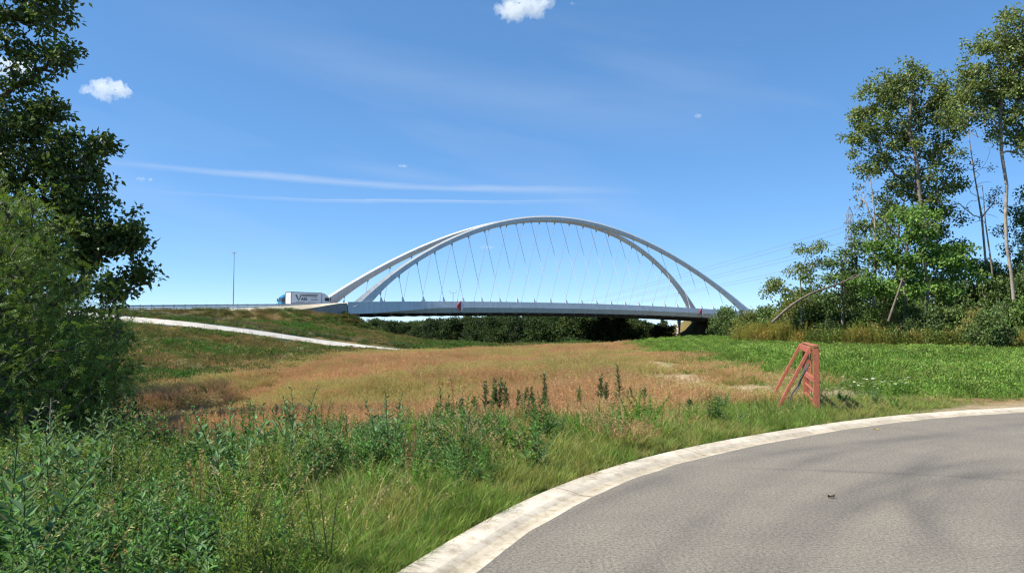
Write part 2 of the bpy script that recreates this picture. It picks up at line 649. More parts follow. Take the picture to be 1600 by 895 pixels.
# upper embankment towards the crest, and the low ground by the canal
for t in (-95, -70, -45, -25, -10):
    cp.append((*bw(t, -22, 0)[:2], 2.2 + 0.018 * (t + 25) if t < -20 else 1.2))
for s in (-150, -110, -75, -45, -20, 10, 40, 80, 140):
    cp.append((*bw(22, s, 0)[:2], -5.0 if s > -90 else -3.0))
    cp.append((*bw(90, s, 0)[:2], -9.0))
    cp.append((*bw(120, s, 0)[:2], -8.5))
    cp.append((*bw(150, s, 0)[:2], -8.5))
    cp.append((*bw(230, s, 0)[:2], -7.0))
cp += [(60, 40, .3), (60, 0, .1), (120, 20, 0), (-120, 120, 3), (-140, 40, 0), (0, -60, 0), (120, -80, 0), (-150, -80, 0), (-150, 300, 0), (300, 300, -1), (300, 100, -2), (0, 500, -2), (-100, 420, -1)]
cp = np.array(cp)
_d = np.linalg.norm(cp[:, None, :2] - cp[None, :, :2], axis=2)
_A = np.zeros((len(cp) + 1, len(cp) + 1))
_A[:-1, :-1] = -_d - np.eye(len(cp)) * 0.25
_A[:-1, -1] = _A[-1, :-1] = 1
_w = np.linalg.solve(_A, np.concatenate([cp[:, 2], [0]]))


DITCH = [tuple(at(px_, 600, Y_)[:2]) for px_, Y_ in ((120, 31), (210, 33), (300, 34), (375, 33.5), (425, 40), (520, 58))]


def ground(x, y, detail=True):
    x = np.asarray(x, float)
    y = np.asarray(y, float)
    sh = x.shape
    x, y = x.ravel(), y.ravel()
    z = np.empty(len(x))
    for i in range(0, len(x), 20000):
        d = np.sqrt((x[i:i + 20000, None] - cp[None, :, 0]) ** 2 + (y[i:i + 20000, None] - cp[None, :, 1]) ** 2)
        z[i:i + 20000] = -d @ _w[:-1] + _w[-1]
    r = np.hypot(x, y - 100)
    z = z * (1 - sstep(330, 480, r)) + (-8.0) * sstep(330, 480, r)
    # shallow ditch through the hollow
    for (x0_, y0_), (x1_, y1_) in zip(DITCH[:-1], DITCH[1:]):
        ux, uy = x1_ - x0_, y1_ - y0_
        w_ = np.clip(((x - x0_) * ux + (y - y0_) * uy) / (ux * ux + uy * uy), 0, 1)
        dd = np.hypot(x - x0_ - w_ * ux, y - y0_ - w_ * uy)
        z = z - 0.42 * np.exp(-(dd / 1.6) ** 2)
    t, s = bcoord(x, y)
    # approach embankments
    for end, top in ((0, 5.5), (1, 5.6)):
        tt = t if end == 0 else (SPAN - t)
        edge = np.where(tt < -1, top + 0.026 * np.maximum(tt, -90), top) - 2.1 * sstep(-15, -1, tt) * sstep(1.5, -0.5, s if end == 0 else s)
        ds = np.maximum(np.maximum(-3.5 - s, s - (WID + 3.5)), 0)
        dt = np.maximum(tt + 1.0, 0)
        e = edge - np.hypot(ds / 2.4, dt / 1.75)
        wl = 1 - sstep(130, 200, -tt)
        e = np.where(wl > 0, e * wl - 3 * (1 - wl), -9)
        z = np.maximum(z, e) + 0.25 * np.exp(-np.abs(z - e) / 0.6) * (np.abs(tt) < 160)
    # canal trough
    can = sstep(14, 26, t) * (1 - sstep(76, 86, t))
    z = z * (1 - can) + np.minimum(z, -11.5) * can
    if detail:
        kd = kerb_dist(x, y) if len(x) < 400000 else None
        far = sstep(0.4, 3.0, kd)
        mdw = sstep(3, 10, kd) * sstep(14, 22, np.hypot(x, y)) * (1 - sstep(6, 10, x))
        z = z + far * ((vnoise(x, y, 5.0, 3) - 0.5) * 0.22 + (vnoise(x, y, 1.3, 5, 2) - 0.5) * 0.09) + mdw * ((vnoise(x, y, 9.0, 91, 2) - 0.5) * 0.75 + (vnoise(x, y, 3.2, 92, 2) - .5) * .35)
        dr_ = np.full(len(x), 99.0)
        near_ = (y > 85) & (y < 135) & (np.abs(x) < 90)
        if near_.any():
            dr_[near_] = np.sqrt(np.min((x[near_][:, None] - RP[None, ::3, 0]) ** 2 + (y[near_][:, None] - RP[None, ::3, 1]) ** 2, axis=1))
        z = z + sstep(70, 110, np.hypot(x, y)) * (vnoise(x, y, 9, 8) - 0.5) * 0.55 * sstep(2, 9, dr_)
        z = np.where(kd < 0.02, np.minimum(-0.12, z), z)
    return z.reshape(sh)


def zone_masks(x, y):
    kd = kerb_dist(x, y)
    n1 = vnoise(x, y, 6, 21)
    n2 = vnoise(x, y, 2.2, 22)
    n3 = vnoise(x, y, 16, 23)
    crop_edge = 5.6 + 0.055 * y + (n2 - 0.5) * 5.0 + (n1 - 0.5) * 5.0
    crop = sstep(-1.6, 2.6, x - crop_edge) * sstep(1.6, 3.2, kd - (n2 - .5)) * (y < 100)
    vw = 2.8 + 0.56 * np.clip(-x, 0, 7) + .9 * np.clip(-x - 4.2, 0, 4) + (n1 - 0.5) * 2.4
    verge = (1 - sstep(vw - 0.8, vw + 1.2, kd)) * (1 - sstep(8.0, 10.5, x))
    # dark weedy slope of the embankment, and everything beyond the ramp
    lx = np.interp(y, [36, 60, 85, 112, 300], [-15, -17, -13, 2, 30])
    slope = np.maximum(sstep(-3, 3, lx - x + (n1 - .5) * 6) * sstep(34, 42, y + (n1 - .5) * 8), sstep(112, 117, y))
    sand = np.zeros_like(kd)
    for (cx, cy, rx, ry, a) in ((5.2, 25.4, 1.15, 3.0, 1.5), (6.2, 20.6, 1.1, 1.8, 1.2), (6.7, 34, .9, 4.5, 1.0), (7.4, 18.3, 1.2, 1.2, .8), (8.4, 24, 1.2, 2.4, .7)):
        q = ((x - cx) / rx) ** 2 + ((y - cy) / ry) ** 2
        sand = np.maximum(sand, a * np.exp(-q) * (0.45 + 1.1 * n2))
    strip = (1 - sstep(0.45, 1.25, kd + (n2 - .5) * 1.6)) * sstep(6.3, 9.0, x)
    sand = np.clip(np.maximum(sand, strip * 0.9), 0, 1)
    return kd, crop, verge, slope, sand, n1, n2, n3


def warp(u, a, b):
    return a * np.sinh(u * np.arcsinh(b / a))


gx = warp(np.linspace(-1, 1, 361), 9.0, 4000.0)
gy = np.concatenate([-warp(np.linspace(1, 0, 60, endpoint=False), 9.0, 2500.0), warp(np.linspace(0, 1, 300), 11.0, 7000.0)])
GX, GY = np.meshgrid(gx, gy)
GZ = ground(GX, GY)
tx, ty = GX.ravel(), GY.ravel()
kd, crop, verge, slope, sand, n1, n2, n3 = zone_masks(tx, ty)


def mixn(a, b, m):
    return a * (1 - m[:, None]) + np.array(b)[None] * m[:, None]


zc = np.tile(np.array([0.24, 0.17, 0.085]), (len(tx), 1))
zc = mixn(zc, (0.20, 0.17, 0.065), sstep(.45, .65, n1))
zc = mixn(zc, (0.075, 0.085, 0.027), slope * sstep(.3, .6, n1 * .5 + n2 * .5))
zc = mixn(zc, (0.13, 0.11, 0.055), slope * (1 - sstep(.36, .5, n3)))
zc = mixn(zc, (0.05, 0.09, 0.02), verge)
zc = mixn(zc, (0.055, 0.11, 0.022), crop)
zc = mixn(zc, (0.40, 0.32, 0.22), np.clip(sand, 0, 1))
far = sstep(250, 420, np.hypot(tx, ty))
zc = mixn(zc, (0.05, 0.08, 0.025), far)
idx = np.arange(GX.size).reshape(GX.shape)
quads = np.stack([idx[:-1, :-1], idx[:-1, 1:], idx[1:, 1:], idx[1:, :-1]], -1).reshape(-1, 4)
me = np_mesh('terrain', np.stack([tx, ty, GZ.ravel()], 1), quads, True, zc)
m, t, out = mat_new('soil_and_thatch')
a = t.nodes.new('ShaderNodeAttribute')
a.attribute_name = 'tint'
gp = geo_pos(t)
f1 = noise(t, gp, 2.2, 8, 0.65)
f2 = noise(t, gp, 14, 6, 0.7)
c = mixc(t, 1.0, a.outputs['Color'], ramp(t, f1, [(0.3, (0.6, 0.62, 0.6)), (0.7, (1.3, 1.25, 1.15))]), 'MULTIPLY')
c = mixc(t, 1.0, c, ramp(t, f2, [(0.3, (0.6, 0.6, 0.6)), (0.7, (1.3, 1.3, 1.3))]), 'MULTIPLY')
b = t.nodes.new('ShaderNodeBsdfPrincipled')
b.inputs['Roughness'].default_value = 0.95
b.inputs['Specular IOR Level'].default_value = 0.1
t.links.new(c, b.inputs['Base Color'])
bn = t.nodes.new('ShaderNodeBump')
bn.inputs['Strength'].default_value = 0.8
bn.inputs['Distance'].default_value = 0.08
t.links.new(noise(t, gp, 9, 8, 0.75), bn.inputs['Height'])
t.links.new(bn.outputs[0], b.inputs['Normal'])
t.links.new(b.outputs[0], out.inputs['Surface'])
tag(link('ground', me, m), kind='structure', label='uneven meadow, field and embankment ground reaching the horizon')

# canal water
m, t, out = mat_new('canal_water')
b = t.nodes.new('ShaderNodeBsdfPrincipled')
b.inputs['Base Color'].default_value = (0.03, 0.05, 0.045, 1)
b.inputs['Roughness'].default_value = 0.08
bn = t.nodes.new('ShaderNodeBump')
bn.inputs['Strength'].default_value = 0.25
t.links.new(noise(t, geo_pos(t), 0.8, 4), bn.inputs['Height'])
t.links.new(bn.outputs[0], b.inputs['Normal'])
t.links.new(b.outputs[0], out.inputs['Surface'])
mb = MB()
mb.add([bw(12, -320, -9.8), bw(90, -320, -9.8), bw(90, 320, -9.8), bw(12, 320, -9.8)], [(0, 1, 2, 3)])
tag(mb.build('canal_water', m), kind='structure', label='canal water passing under the bridge')

# ------------------------------------------------------------------ road
m, t, out = mat_new('asphalt')
gp = geo_pos(t)
# polar coordinates about the centre of the bend, so that tyre marks follow the curve
sel = (KO[:, 1] > 3) & (KO[:, 0] < 9)
Ak = np.stack([2 * KO[sel, 0], 2 * KO[sel, 1], np.ones(sel.sum())], 1)
sol = np.linalg.lstsq(Ak, (KO[sel] ** 2).sum(1), rcond=None)[0]
RC = (sol[0], sol[1])


def polar(cx, cy, kr, ka):
    s = t.nodes.new('ShaderNodeVectorMath')
    s.operation = 'SUBTRACT'
    t.links.new(gp, s.inputs[0])
    s.inputs[1].default_value = (cx, cy, 0)
    ln = t.nodes.new('ShaderNodeVectorMath')
    ln.operation = 'LENGTH'
    t.links.new(s.outputs[0], ln.inputs[0])
    sp = t.nodes.new('ShaderNodeSeparateXYZ')
    t.links.new(s.outputs[0], sp.inputs[0])
    an = t.nodes.new('ShaderNodeMath')
    an.operation = 'ARCTAN2'
    t.links.new(sp.outputs[1], an.inputs[0])
    t.links.new(sp.outputs[0], an.inputs[1])
    cb = t.nodes.new('ShaderNodeCombineXYZ')
    for o_, k_, i_ in ((ln.outputs['Value'], kr, 0), (an.outputs[0], ka, 1)):
        mm = t.nodes.new('ShaderNodeMath')
        mm.operation = 'MULTIPLY'
        t.links.new(o_, mm.inputs[0])
        mm.inputs[1].default_value = k_
        t.links.new(mm.outputs[0], cb.inputs[i_])
    return cb.outputs[0]


def tmath(op, a_, b_=None):
    n_ = t.nodes.new('ShaderNodeMath')
    n_.operation = op
    for k_, v_ in enumerate((a_, b_)):
        if v_ is None:
            continue
        if isinstance(v_, (int, float)):
            n_.inputs[k_].default_value = v_
        else:
            t.links.new(v_, n_.inputs[k_])
    return n_.outputs[0]


def radius(cx, cy):
    s_ = t.nodes.new('ShaderNodeVectorMath')
    s_.operation = 'DISTANCE'
    fl_ = t.nodes.new('ShaderNodeVectorMath')
    fl_.operation = 'MULTIPLY'
    t.links.new(gp, fl_.inputs[0])
    fl_.inputs[1].default_value = (1, 1, 0)
    t.links.new(fl_.outputs[0], s_.inputs[0])
    s_.inputs[1].default_value = (cx, cy, 0)
    return s_.outputs['Value']


bl = noise(t, gp, 0.5, 6, 0.65)
patch = noise(t, gp, 1.7, 6, 0.7)
fine = noise(t, gp, 170, 3, 0.8)
mid = noise(t, gp, 38, 5, 0.85)
c = ramp(t, bl, [(0.32, (0.160, 0.146, 0.126)), (0.68, (0.195, 0.177, 0.149))])
c = mixc(t, 1.0, c, ramp(t, patch, [(0.34, (0.93, 0.93, 0.94)), (0.52, (1, 1, 1)), (0.70, (1.07, 1.06, 1.03))]), 'MULTIPLY')
tr1 = noise(t, polar(RC[0], RC[1], 2.4, 1.6), 1.0, 4, 0.55)
c = mixc(t, 1.0, c, ramp(t, tr1, [(0.34, (0.91, 0.91, 0.92)), (0.48, (1, 1, 1)), (0.72, (1.05, 1.04, 1.02))]), 'MULTIPLY')
wob = tmath('MULTIPLY', tmath('SUBTRACT', noise(t, gp, 0.2, 2, 0.5), 0.5), 0.35)
for (cx_, cy_k, rr_, ww_, am_) in ((RC[0], RC[1], 14.6, .24, .17), (RC[0], RC[1], 13.0, .22, .15), (10.2, -0.1, 10.1, .23, .21), (10.2, -0.1, 11.75, .23, .18), (8.0, 1.5, 7.15, .22, .21),
                                   (8.0, 1.5, 5.6, .22, .19), (12.0, 3.0, 9.2, .19, .16), (12.0, 3.0, 7.7, .19, .16), (1.0, -3.0, 11.6, .10, .18)):
    d_ = tmath('ABSOLUTE', tmath('SUBTRACT', tmath('ADD', radius(cx_, cy_k), wob), rr_))
    k_ = tmath('MAXIMUM', tmath('SUBTRACT', 1.0, tmath('DIVIDE', d_, ww_)), 0.0)
    k_ = tmath('MULTIPLY', tmath('MULTIPLY', k_, am_ * 1.9), tmath('MAXIMUM', tmath('MULTIPLY', tmath('SUBTRACT', noise(t, gp, 0.35, 3, 0.5), .34), 4.0), 0.0))
    k_ = tmath('MINIMUM', k_, .55)
    c = mixc(t, k_, c, (0.055, 0.052, 0.054))
c = mixc(t, 1.0, c, ramp(t, mid, [(0.40, (0.60, 0.60, 0.61)), (0.5, (1, 1, 1)), (0.60, (1.42, 1.40, 1.36))]), 'MULTIPLY')
c = mixc(t, 1.0, c, ramp(t, fine, [(0.40, (0.5, 0.5, 0.5)), (0.60, (1.5, 1.5, 1.48))]), 'MULTIPLY')
b = t.nodes.new('ShaderNodeBsdfPrincipled')
b.inputs['Roughness'].default_value = 0.85
b.inputs['Specular IOR Level'].default_value = 0.25
t.links.new(c, b.inputs['Base Color'])
bn = t.nodes.new('ShaderNodeBump')
bn.inputs['Strength'].default_value = 0.5
bn.inputs['Distance'].default_value = 0.006
t.links.new(noise(t, gp, 110, 4, 0.7), bn.inputs['Height'])
t.links.new(bn.outputs[0], b.inputs['Normal'])
t.links.new(b.outputs[0], out.inputs['Surface'])
rng = np.random.default_rng(5)
ed = KO - KN * (KW - 0.015 + (vnoise(KS, KS * 0, 0.5, 3, 3)[:, None] - 0.5) * 0.055)
poly = np.concatenate([ed, [(90, -40), (0, -40)]])
bm = bmesh.new()
bvs = [bm.verts.new((p[0], p[1], 0.0)) for p in poly]
fc = bm.faces.new(bvs)
bmesh.ops.triangulate(bm, faces=[fc])
bmesh.ops.recalc_face_normals(bm, faces=bm.faces)
me = bpy.data.meshes.new('road')
bm.to_mesh(me)
bm.free()
if me.polygons[0].normal.z < 0:
    me.flip_normals()
tag(link('road', me, m), kind='structure', label='grey asphalt of the curving road with faint tyre marks')

# kerb of cast concrete lengths
m, t, out = mat_new('kerb_concrete')
gp = geo_pos(t)
c = ramp(t, noise(t, gp, 1.2, 6, 0.65), [(0.38, (0.40, 0.355, 0.285)), (0.62, (0.56, 0.505, 0.415))])
c = mixc(t, 1.0, c, ramp(t, noise(t, gp, 9, 6, 0.7), [(0.36, (0.74, 0.70, 0.62)), (0.5, (1, 1, 1)), (0.65, (1.06, 1.06, 1.06))]), 'MULTIPLY')
c = mixc(t, 1.0, c, ramp(t, noise(t, gp, 90, 3, 0.7), [(0.3, (0.86, 0.86, 0.86)), (0.7, (1.12, 1.12, 1.12))]), 'MULTIPLY')
kat = t.nodes.new('ShaderNodeAttribute')
kat.attribute_name = 'tint'
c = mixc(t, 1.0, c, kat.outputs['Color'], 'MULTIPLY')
b = t.nodes.new('ShaderNodeBsdfPrincipled')
b.inputs['Roughness'].default_value = 0.9
t.links.new(c, b.inputs['Base Color'])
bn = t.nodes.new('ShaderNodeBump')
bn.inputs['Strength'].default_value = 0.4
bn.inputs['Distance'].default_value = 0.008
t.links.new(noise(t, gp, 60, 5, 0.7), bn.inputs['Height'])
t.links.new(bn.outputs[0], b.inputs['Normal'])
t.links.new(b.outputs[0], out.inputs['Surface'])
kerb = tag(empty('kerb', (KO[0][0], KO[0][1], 0)), kind='structure', label='pale cast concrete kerb with gutter along the outside of the bend')
# profile from road edge (0) to the grass edge (KW): (offset from outer edge towards road, height)
prof = [(KW + 0.05, -0.10), (KW + 0.05, -0.006), (KW - 0.02, -0.005), (KW - 0.10, -0.008), (KW - 0.17, -0.002), (0.20, 0.022), (0.10, 0.034), (0.02, 0.038), (0.0, 0.030), (0.0, -0.12)]
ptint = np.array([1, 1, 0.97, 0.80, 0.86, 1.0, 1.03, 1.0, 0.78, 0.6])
kl, s0, nk = 2.9, 0.0, 0
rk = np.random.default_rng(8)
while s0 < KS[-1] - 3 and KO[np.searchsorted(KS, s0), 0] < 45:
    ss = np.linspace(s0 + 0.012, s0 + kl - 0.012, 13)
    cx = np.interp(ss, KS, KO[:, 0])
    cy_ = np.interp(ss, KS, KO[:, 1])
    nx, ny = np.interp(ss, KS, KN[:, 0]), np.interp(ss, KS, KN[:, 1])
    dz = 0.0
    V, T = [], []
    for i in range(len(ss)):
        for (o_, h_), tt in zip(prof, ptint):
            V.append((cx[i] - nx[i] * o_ - kerb.location.x, cy_[i] - ny[i] * o_ - kerb.location.y, h_ + dz))
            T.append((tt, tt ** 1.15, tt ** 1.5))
    k = len(prof)
    F = [(i * k + j, i * k + j + 1, (i + 1) * k + j + 1, (i + 1) * k + j) for i in range(len(ss) - 1) for j in range(k - 1)]
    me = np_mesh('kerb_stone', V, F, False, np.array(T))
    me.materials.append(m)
    bm = bmesh.new()
    bm.from_mesh(me)
    bm.verts.ensure_lookup_table()
    bm.faces.new([bm.verts[j] for j in range(k)])
    bm.faces.new([bm.verts[(len(ss) - 1) * k + j] for j in range(k)][::-1])
    bmesh.ops.recalc_face_normals(bm, faces=bm.faces)
    for fc in bm.faces:
        fc.smooth = False
    bm.to_mesh(me)
    bm.free()
    link('kerb_stone', me, m, kerb)
    s0 += kl
    nk += 1

# ------------------------------------------------------------------ the bridge
bridge = tag(empty('arch_bridge', bw(0, 0, 5.0)), 'white steel tied-arch road bridge with two leaning arches over the canal', 'bridge')
BO = Vector(bridge.location)


def bl_(t, s, z):
    return bw(t, s, z) - BO


def girder_top(t):
    return 6.6 + 1.35 * (1 - ((t - 62) / 76) ** 2)


GH = 2.75
TS = np.linspace(-0.6, SPAN + 4, 60)
for side in (0, 1):
    sg = -1 if side == 0 else 1
    s_in = 0.0 if side == 0 else WID
    mb = MB()
    rings = []
    for t_ in TS:
        zt = girder_top(t_)
        taper = sstep(2, 26, t_)                  # the lower facet widens from the end of the bridge
        ridge = GH * (0.55 + 0.42 * (1 - float(taper)))
        pr = [(0.75, 0), (-0.35, 0), (-0.95, -ridge), (-0.12, -GH), (0.75, -GH)]
        rings.append([bl_(t_, s_in - sg * 0 + (o_ * (1 if side == 0 else -1)), zt + h_) for o_, h_ in pr])
    V = [p for r_ in rings for p in r_]
    k = 5
    F = [(i * k + j, i * k + (j + 1) % k, (i + 1) * k + (j + 1) % k, (i + 1) * k + j) for i in range(len(rings) - 1) for j in range(k)]
    F += [tuple(range(k)), tuple((len(rings) - 1) * k + j for j in range(k))]
    mb.add(V, F)
    gd = mb.build('girder', M['steel_white'], bridge)
    if side == 0:
        for t_ in (42 - 13.6, 117.2):
            mk = empty('navigation_mark', (0, 0, 0), parent=gd)
            c0 = bl_(t_, -1.08, girder_top(t_) - 1.15)
            ux = Vector((B_D[0], B_D[1], 0))
            up = Vector((0, 0, 1))
            outn = Vector((-B_N[0], -B_N[1], 0))
            for nm, sgn, mt in (('red_half', -1, 'red'), ('white_half', 1, 'white')):
                q = MB()
                p3 = [c0 + up * 1.35, c0 - up * 1.35, c0 + ux * sgn * 1.15]
                q.prism(p3, outn * 0.0, outn * 0.08)
                q.build(nm, M[mt], mk)
            q = MB()
            q.box(c0 - up * 1.75 + outn * 0.1, (0.55, 0.35, 0.45), Matrix.Rotation(-B_TH + R(90), 3, 'Z'))
            q.build('lamp_box', M['black'], mk)
# deck slab with footway edges
mb = MB()
rings = []
for t_ in TS:
    zt = girder_top(t_) - 1.05
    rings.append([bl_(t_, s_, zt + h_) for s_, h_ in ((0.7, 0), (WID - 0.7, 0), (WID - 0.7, -0.35), (0.7, -0.35))])
V = [p for r_ in rings for p in r_]
F = [(i * 4 + j, i * 4 + (j + 1) % 4, (i + 1) * 4 + (j + 1) % 4, (i + 1) * 4 + j) for i in range(len(rings) - 1) for j in range(4)]
F += [(0, 1, 2, 3), tuple((len(rings) - 1) * 4 + j for j in range(4))]
mb.add(V, F)
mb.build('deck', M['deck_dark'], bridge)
for i in range(36):
    t_ = 2.5 + i * (SPAN - 5) / 35
    zt = girder_top(t_) - 1.4
    mb = MB()
    poly = [bl_(t_, 0.4, zt), bl_(t_, WID - 0.4, zt), bl_(t_, WID - 0.4, zt - 1.7), bl_(t_, WID / 2, zt - 2.1), bl_(t_, 0.4, zt - 1.7)]
    u = Vector((B_D[0], B_D[1], 0)) * 0.25
    mb.prism(poly, -u, u)
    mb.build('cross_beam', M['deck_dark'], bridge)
for s_ in (6.5, 16.1):
    mb = MB()
    for i in range(0, len(TS) - 1):
        mb.bar(bl_(TS[i], s_, girder_top(TS[i]) - 2.3), bl_(TS[i + 1], s_, girder_top(TS[i + 1]) - 2.3), 0.3, 1.2)
    mb.build('longitudinal_beam', M['deck_dark'], bridge)
# arches: parabolas in planes that lean towards each other
H_TOP, LEAN, PW, ZB = 27.1, 0.388, 1.98, 6.19


def arch_h(t_):
    return H_TOP * (1 - abs(2 * t_ / SPAN - 1) ** PW)


def arch_depth(t_):
    e = min(t_, SPAN - t_)
    return 1.25 + 1.9 * math.exp(-(max(e, 0) / 8.0) ** 1.35)


for side in (0, 1):
    mb = MB()
    rings = []
    ta = np.concatenate([np.linspace(0, 12, 10, endpoint=False), np.linspace(12, SPAN - 12, 70, endpoint=False), np.linspace(SPAN - 12, SPAN, 11)])
    for t_ in ta:
        h = arch_h(t_)
        dh = (arch_h(min(t_ + .05, SPAN)) - arch_h(max(t_ - .05, 0))) / (min(t_ + .05, SPAN) - max(t_ - .05, 0))
        ca = 1 / math.sqrt(1 + dh * dh)
        sa = dh * ca
        dep = arch_depth(t_)

        def pt(off_t, off_n, w):          # off_n: below the top line in the plane of the arch, w: across
            hh = max(h - off_n * ca, 0.0 if off_n < .01 else -0.6 + 0.1 * off_n)
            tt = t_ + off_n * sa
            s_ = hh * LEAN
            zz = ZB + hh - w * LEAN * 0.93
            s_ = s_ + w * 0.93
            return bl_(tt, s_ if side == 0 else WID - s_, zz)
        hw = 0.62
        rings.append([pt(0, 0.0, -hw * .7), pt(0, 0.0, hw * .7), pt(0, dep * .35, hw), pt(0, dep, hw * .75), pt(0, dep, -hw * .75), pt(0, dep * .35, -hw)])
    k = 6
    V = [p for r_ in rings for p in r_]
    F = [(i * k + j, i * k + (j + 1) % k, (i + 1) * k + (j + 1) % k, (i + 1) * k + j) for i in range(len(rings) - 1) for j in range(k)]
    F += [tuple(range(k)), tuple((len(rings) - 1) * k + j for j in range(k))]
    mb.add(V, F)
    mb.build('arch', M['steel_white'], bridge)
    # hangers hang in the plane of their arch
    for i in range(24):
        t_ = 8.0 + i * (SPAN - 16.0) / 23
        hb = girder_top(t_) + 0.0 - ZB
        # underside of the arch above this point
        ht = arch_h(t_) - arch_depth(t_) * math.sqrt(1 + ((arch_h(t_ + .05) - arch_h(t_ - .05)) / .1) ** 2) + 0.05
        if ht - hb < 1.2:
            continue

        def hp(h_, dt_=0.0, w_=0.0):
            s_ = h_ * LEAN + w_
            return bl_(t_ + dt_, s_ if side == 0 else WID - s_, ZB + h_)
        hg = MB()
        hg.tube([hp(hb), hp(ht)], 0.06, 6)
        ho = hg.build('hanger', M['hanger'], bridge)
        for (h0, h1, up_) in ((hb - 0.1, hb + 1.1, 1), (ht + 0.25, ht - 0.8, -1)):
            q = MB()
            a0, a1, b0, b1 = hp(h0, -.42), hp(h0, .42), hp(h1, .09), hp(h1, -.09)
            w_ = Vector((B_N[0], B_N[1], 0)) * 0.07
            q.prism([a0, a1, b0, b1], -w_, w_)
            q.build('anchor_plate', M['hanger'], ho)
# abutments and wing wall of the near (left) end
ab = MB()
ab.prism([bl_(-1.0, -0.5, 4.6), bl_(-1.0, WID + .5, 4.6), bl_(-1.0, WID + .5, -3), bl_(-1.0, -0.5, -3)], Vector((-B_D[0], -B_D[1], 0)) * 4, Vector((B_D[0], B_D[1], 0)) * 3.2)
ab.build('abutment', M['concrete_dark'], bridge)
ab = MB()
ab.prism([bl_(SPAN + 1, -0.6, 4.4), bl_(SPAN + 1, WID + .6, 4.4), bl_(SPAN + 1, WID + .6, -5), bl_(SPAN + 1, -0.6, -5)], Vector((-B_D[0], -B_D[1], 0)) * 4.5, Vector((B_D[0], B_D[1], 0)) * 7)
ab.build('abutment', M['concrete_dark'], bridge)
for k_, (t0, s0_) in enumerate(((SPAN - 10.5, 0.2), (SPAN - 10.5, WID - .2))):
    q = MB()
    q.bar(bl_(t0, s0_, 3.9), bl_(t0 - 1.2, s0_, -4.5), 0.9, 0.9)
    q.build('strut', M['concrete'], bridge)
    q = MB()
    q.bar(bl_(t0 - 1.5, s0_, 3.95), bl_(SPAN - 2, s0_, 4.0), 1.0, 0.35)
    q.build('bearing_beam', M['concrete'], bridge)
for side in (0, 1):
    S = (lambda o_: o_) if side == 0 else (lambda o_: WID - o_)
    tt = np.linspace(-27, -0.9, 14)
    q = MB()
    q2 = MB()
    rg, rg2 = [], []
    for t_ in tt:
        u = (t_ + 27) / 26.1
        zt = 5.05 + u * 1.85                       # upper edge
        zf = zt - 0.95 * math.sin(math.pi * min(1, u * 1.12)) ** 0.8 - 0.1 if u < .89 else zt - 0.12
        rg.append([bl_(t_, S(0.5), zt), bl_(t_, S(0.1), zt), bl_(t_, S(-0.85), zf), bl_(t_, S(-0.75), zf - .02), bl_(t_, S(0.5), zf - .02)])
        rg2.append([bl_(t_, S(0.45), zf - .03), bl_(t_, S(-0.78), zf - .03), bl_(t_, S(-0.55), 2.2), bl_(t_, S(0.45), 2.2)])
    for qq, r_ in ((q, rg), (q2, rg2)):
        k = len(r_[0])
        V = [p for x_ in r_ for p in x_]
        F = [(i * k + j, i * k + (j + 1) % k, (i + 1) * k + (j + 1) % k, (i + 1) * k + j) for i in range(len(r_) - 1) for j in range(k)]
        F += [tuple(range(k)), tuple((len(r_) - 1) * k + j for j in range(k))]
        qq.add(V, F)
    q.build('parapet', M['concrete_sand'], bridge)
    q2.build('wing_wall', M['concrete_grey'], bridge)

# approach road on the embankment
q = MB()
rg = []
for t_ in np.linspace(-150, -0.9, 40):
    zt = 5.86 + 0.026 * max(t_, -90)
    rg.append([bw(t_, 1.2, zt), bw(t_, WID - 1.2, zt), bw(t_, WID - 1.2, zt - .8), bw(t_, 1.2, zt - .8)])
V = [p for x_ in rg for p in x_]
F = [(i * 4 + j, i * 4 + (j + 1) % 4, (i + 1) * 4 + (j + 1) % 4, (i + 1) * 4 + j) for i in range(len(rg) - 1) for j in range(4)]
q.add(V, F)
tag(q.build('approach_road', M['concrete_grey']), kind='structure', label='approach road on the embankment')


def guard_rail(name, s_, label, t0, t1, dz):
    root = tag(empty(name, bw(t0, s_, 5.0)), label, 'guard rail')
    o_ = Vector(root.location)
    n = int((t1 - t0) / 2.0)
    pm = None
    for i in range(n + 1):
        t_ = t0 + i * (t1 - t0) / n
        z = 5.86 + 0.026 * t_ + dz
        if pm is None:
            mb_ = MB()
            mb_.box((0, 0, 0.4), (0.12, 0.12, 1.2))
            pm = mb_.mesh('post')
        p_ = link('post', pm, M['galv'], root)
        p_.location = bw(t_, s_, z) - o_
    mb_ = MB()
    for zz, hh in ((0.72, .32),):
        mb_.bar(bw(t0, s_ - .1, 5.86 + .026 * t0 + dz + zz) - o_, bw(t1, s_ - .1, 5.86 + .026 * t1 + dz + zz) - o_, 0.08, hh)
    mb_.build('rail', M['galv'], root)
    return root


guard_rail('guard_rail', 1.0, 'galvanised guard rail with posts on the near side of the bridge approach', -46, -2, 0.0)
guard_rail('guard_rail', WID - 1.0, 'galvanised guard rail on the far side of the approach, behind the trucks', -46, -2, 0.0)


def tube_loop(pts, r, n=5):
    mb_ = MB()
    mb_.tube(pts, r, n)
    return mb_


# thin portal mast on the deck
q = MB()
z0 = girder_top(32) - 1.05
q.tube([(0, 0, 0), (0, 0, 3.4)], 0.07, 6)
q.tube([(-0.9, 0, 4.0), (-0.7, 0, 3.4), (0.7, 0, 3.4), (0.9, 0, 4.0)], 0.06, 6)
o = q.build('sign_mast', M['galv'])
o.location = bw(30.5, 6.0, z0)
tag(o, 'small forked grey mast on the deck above the left red and white mark', 'mast')

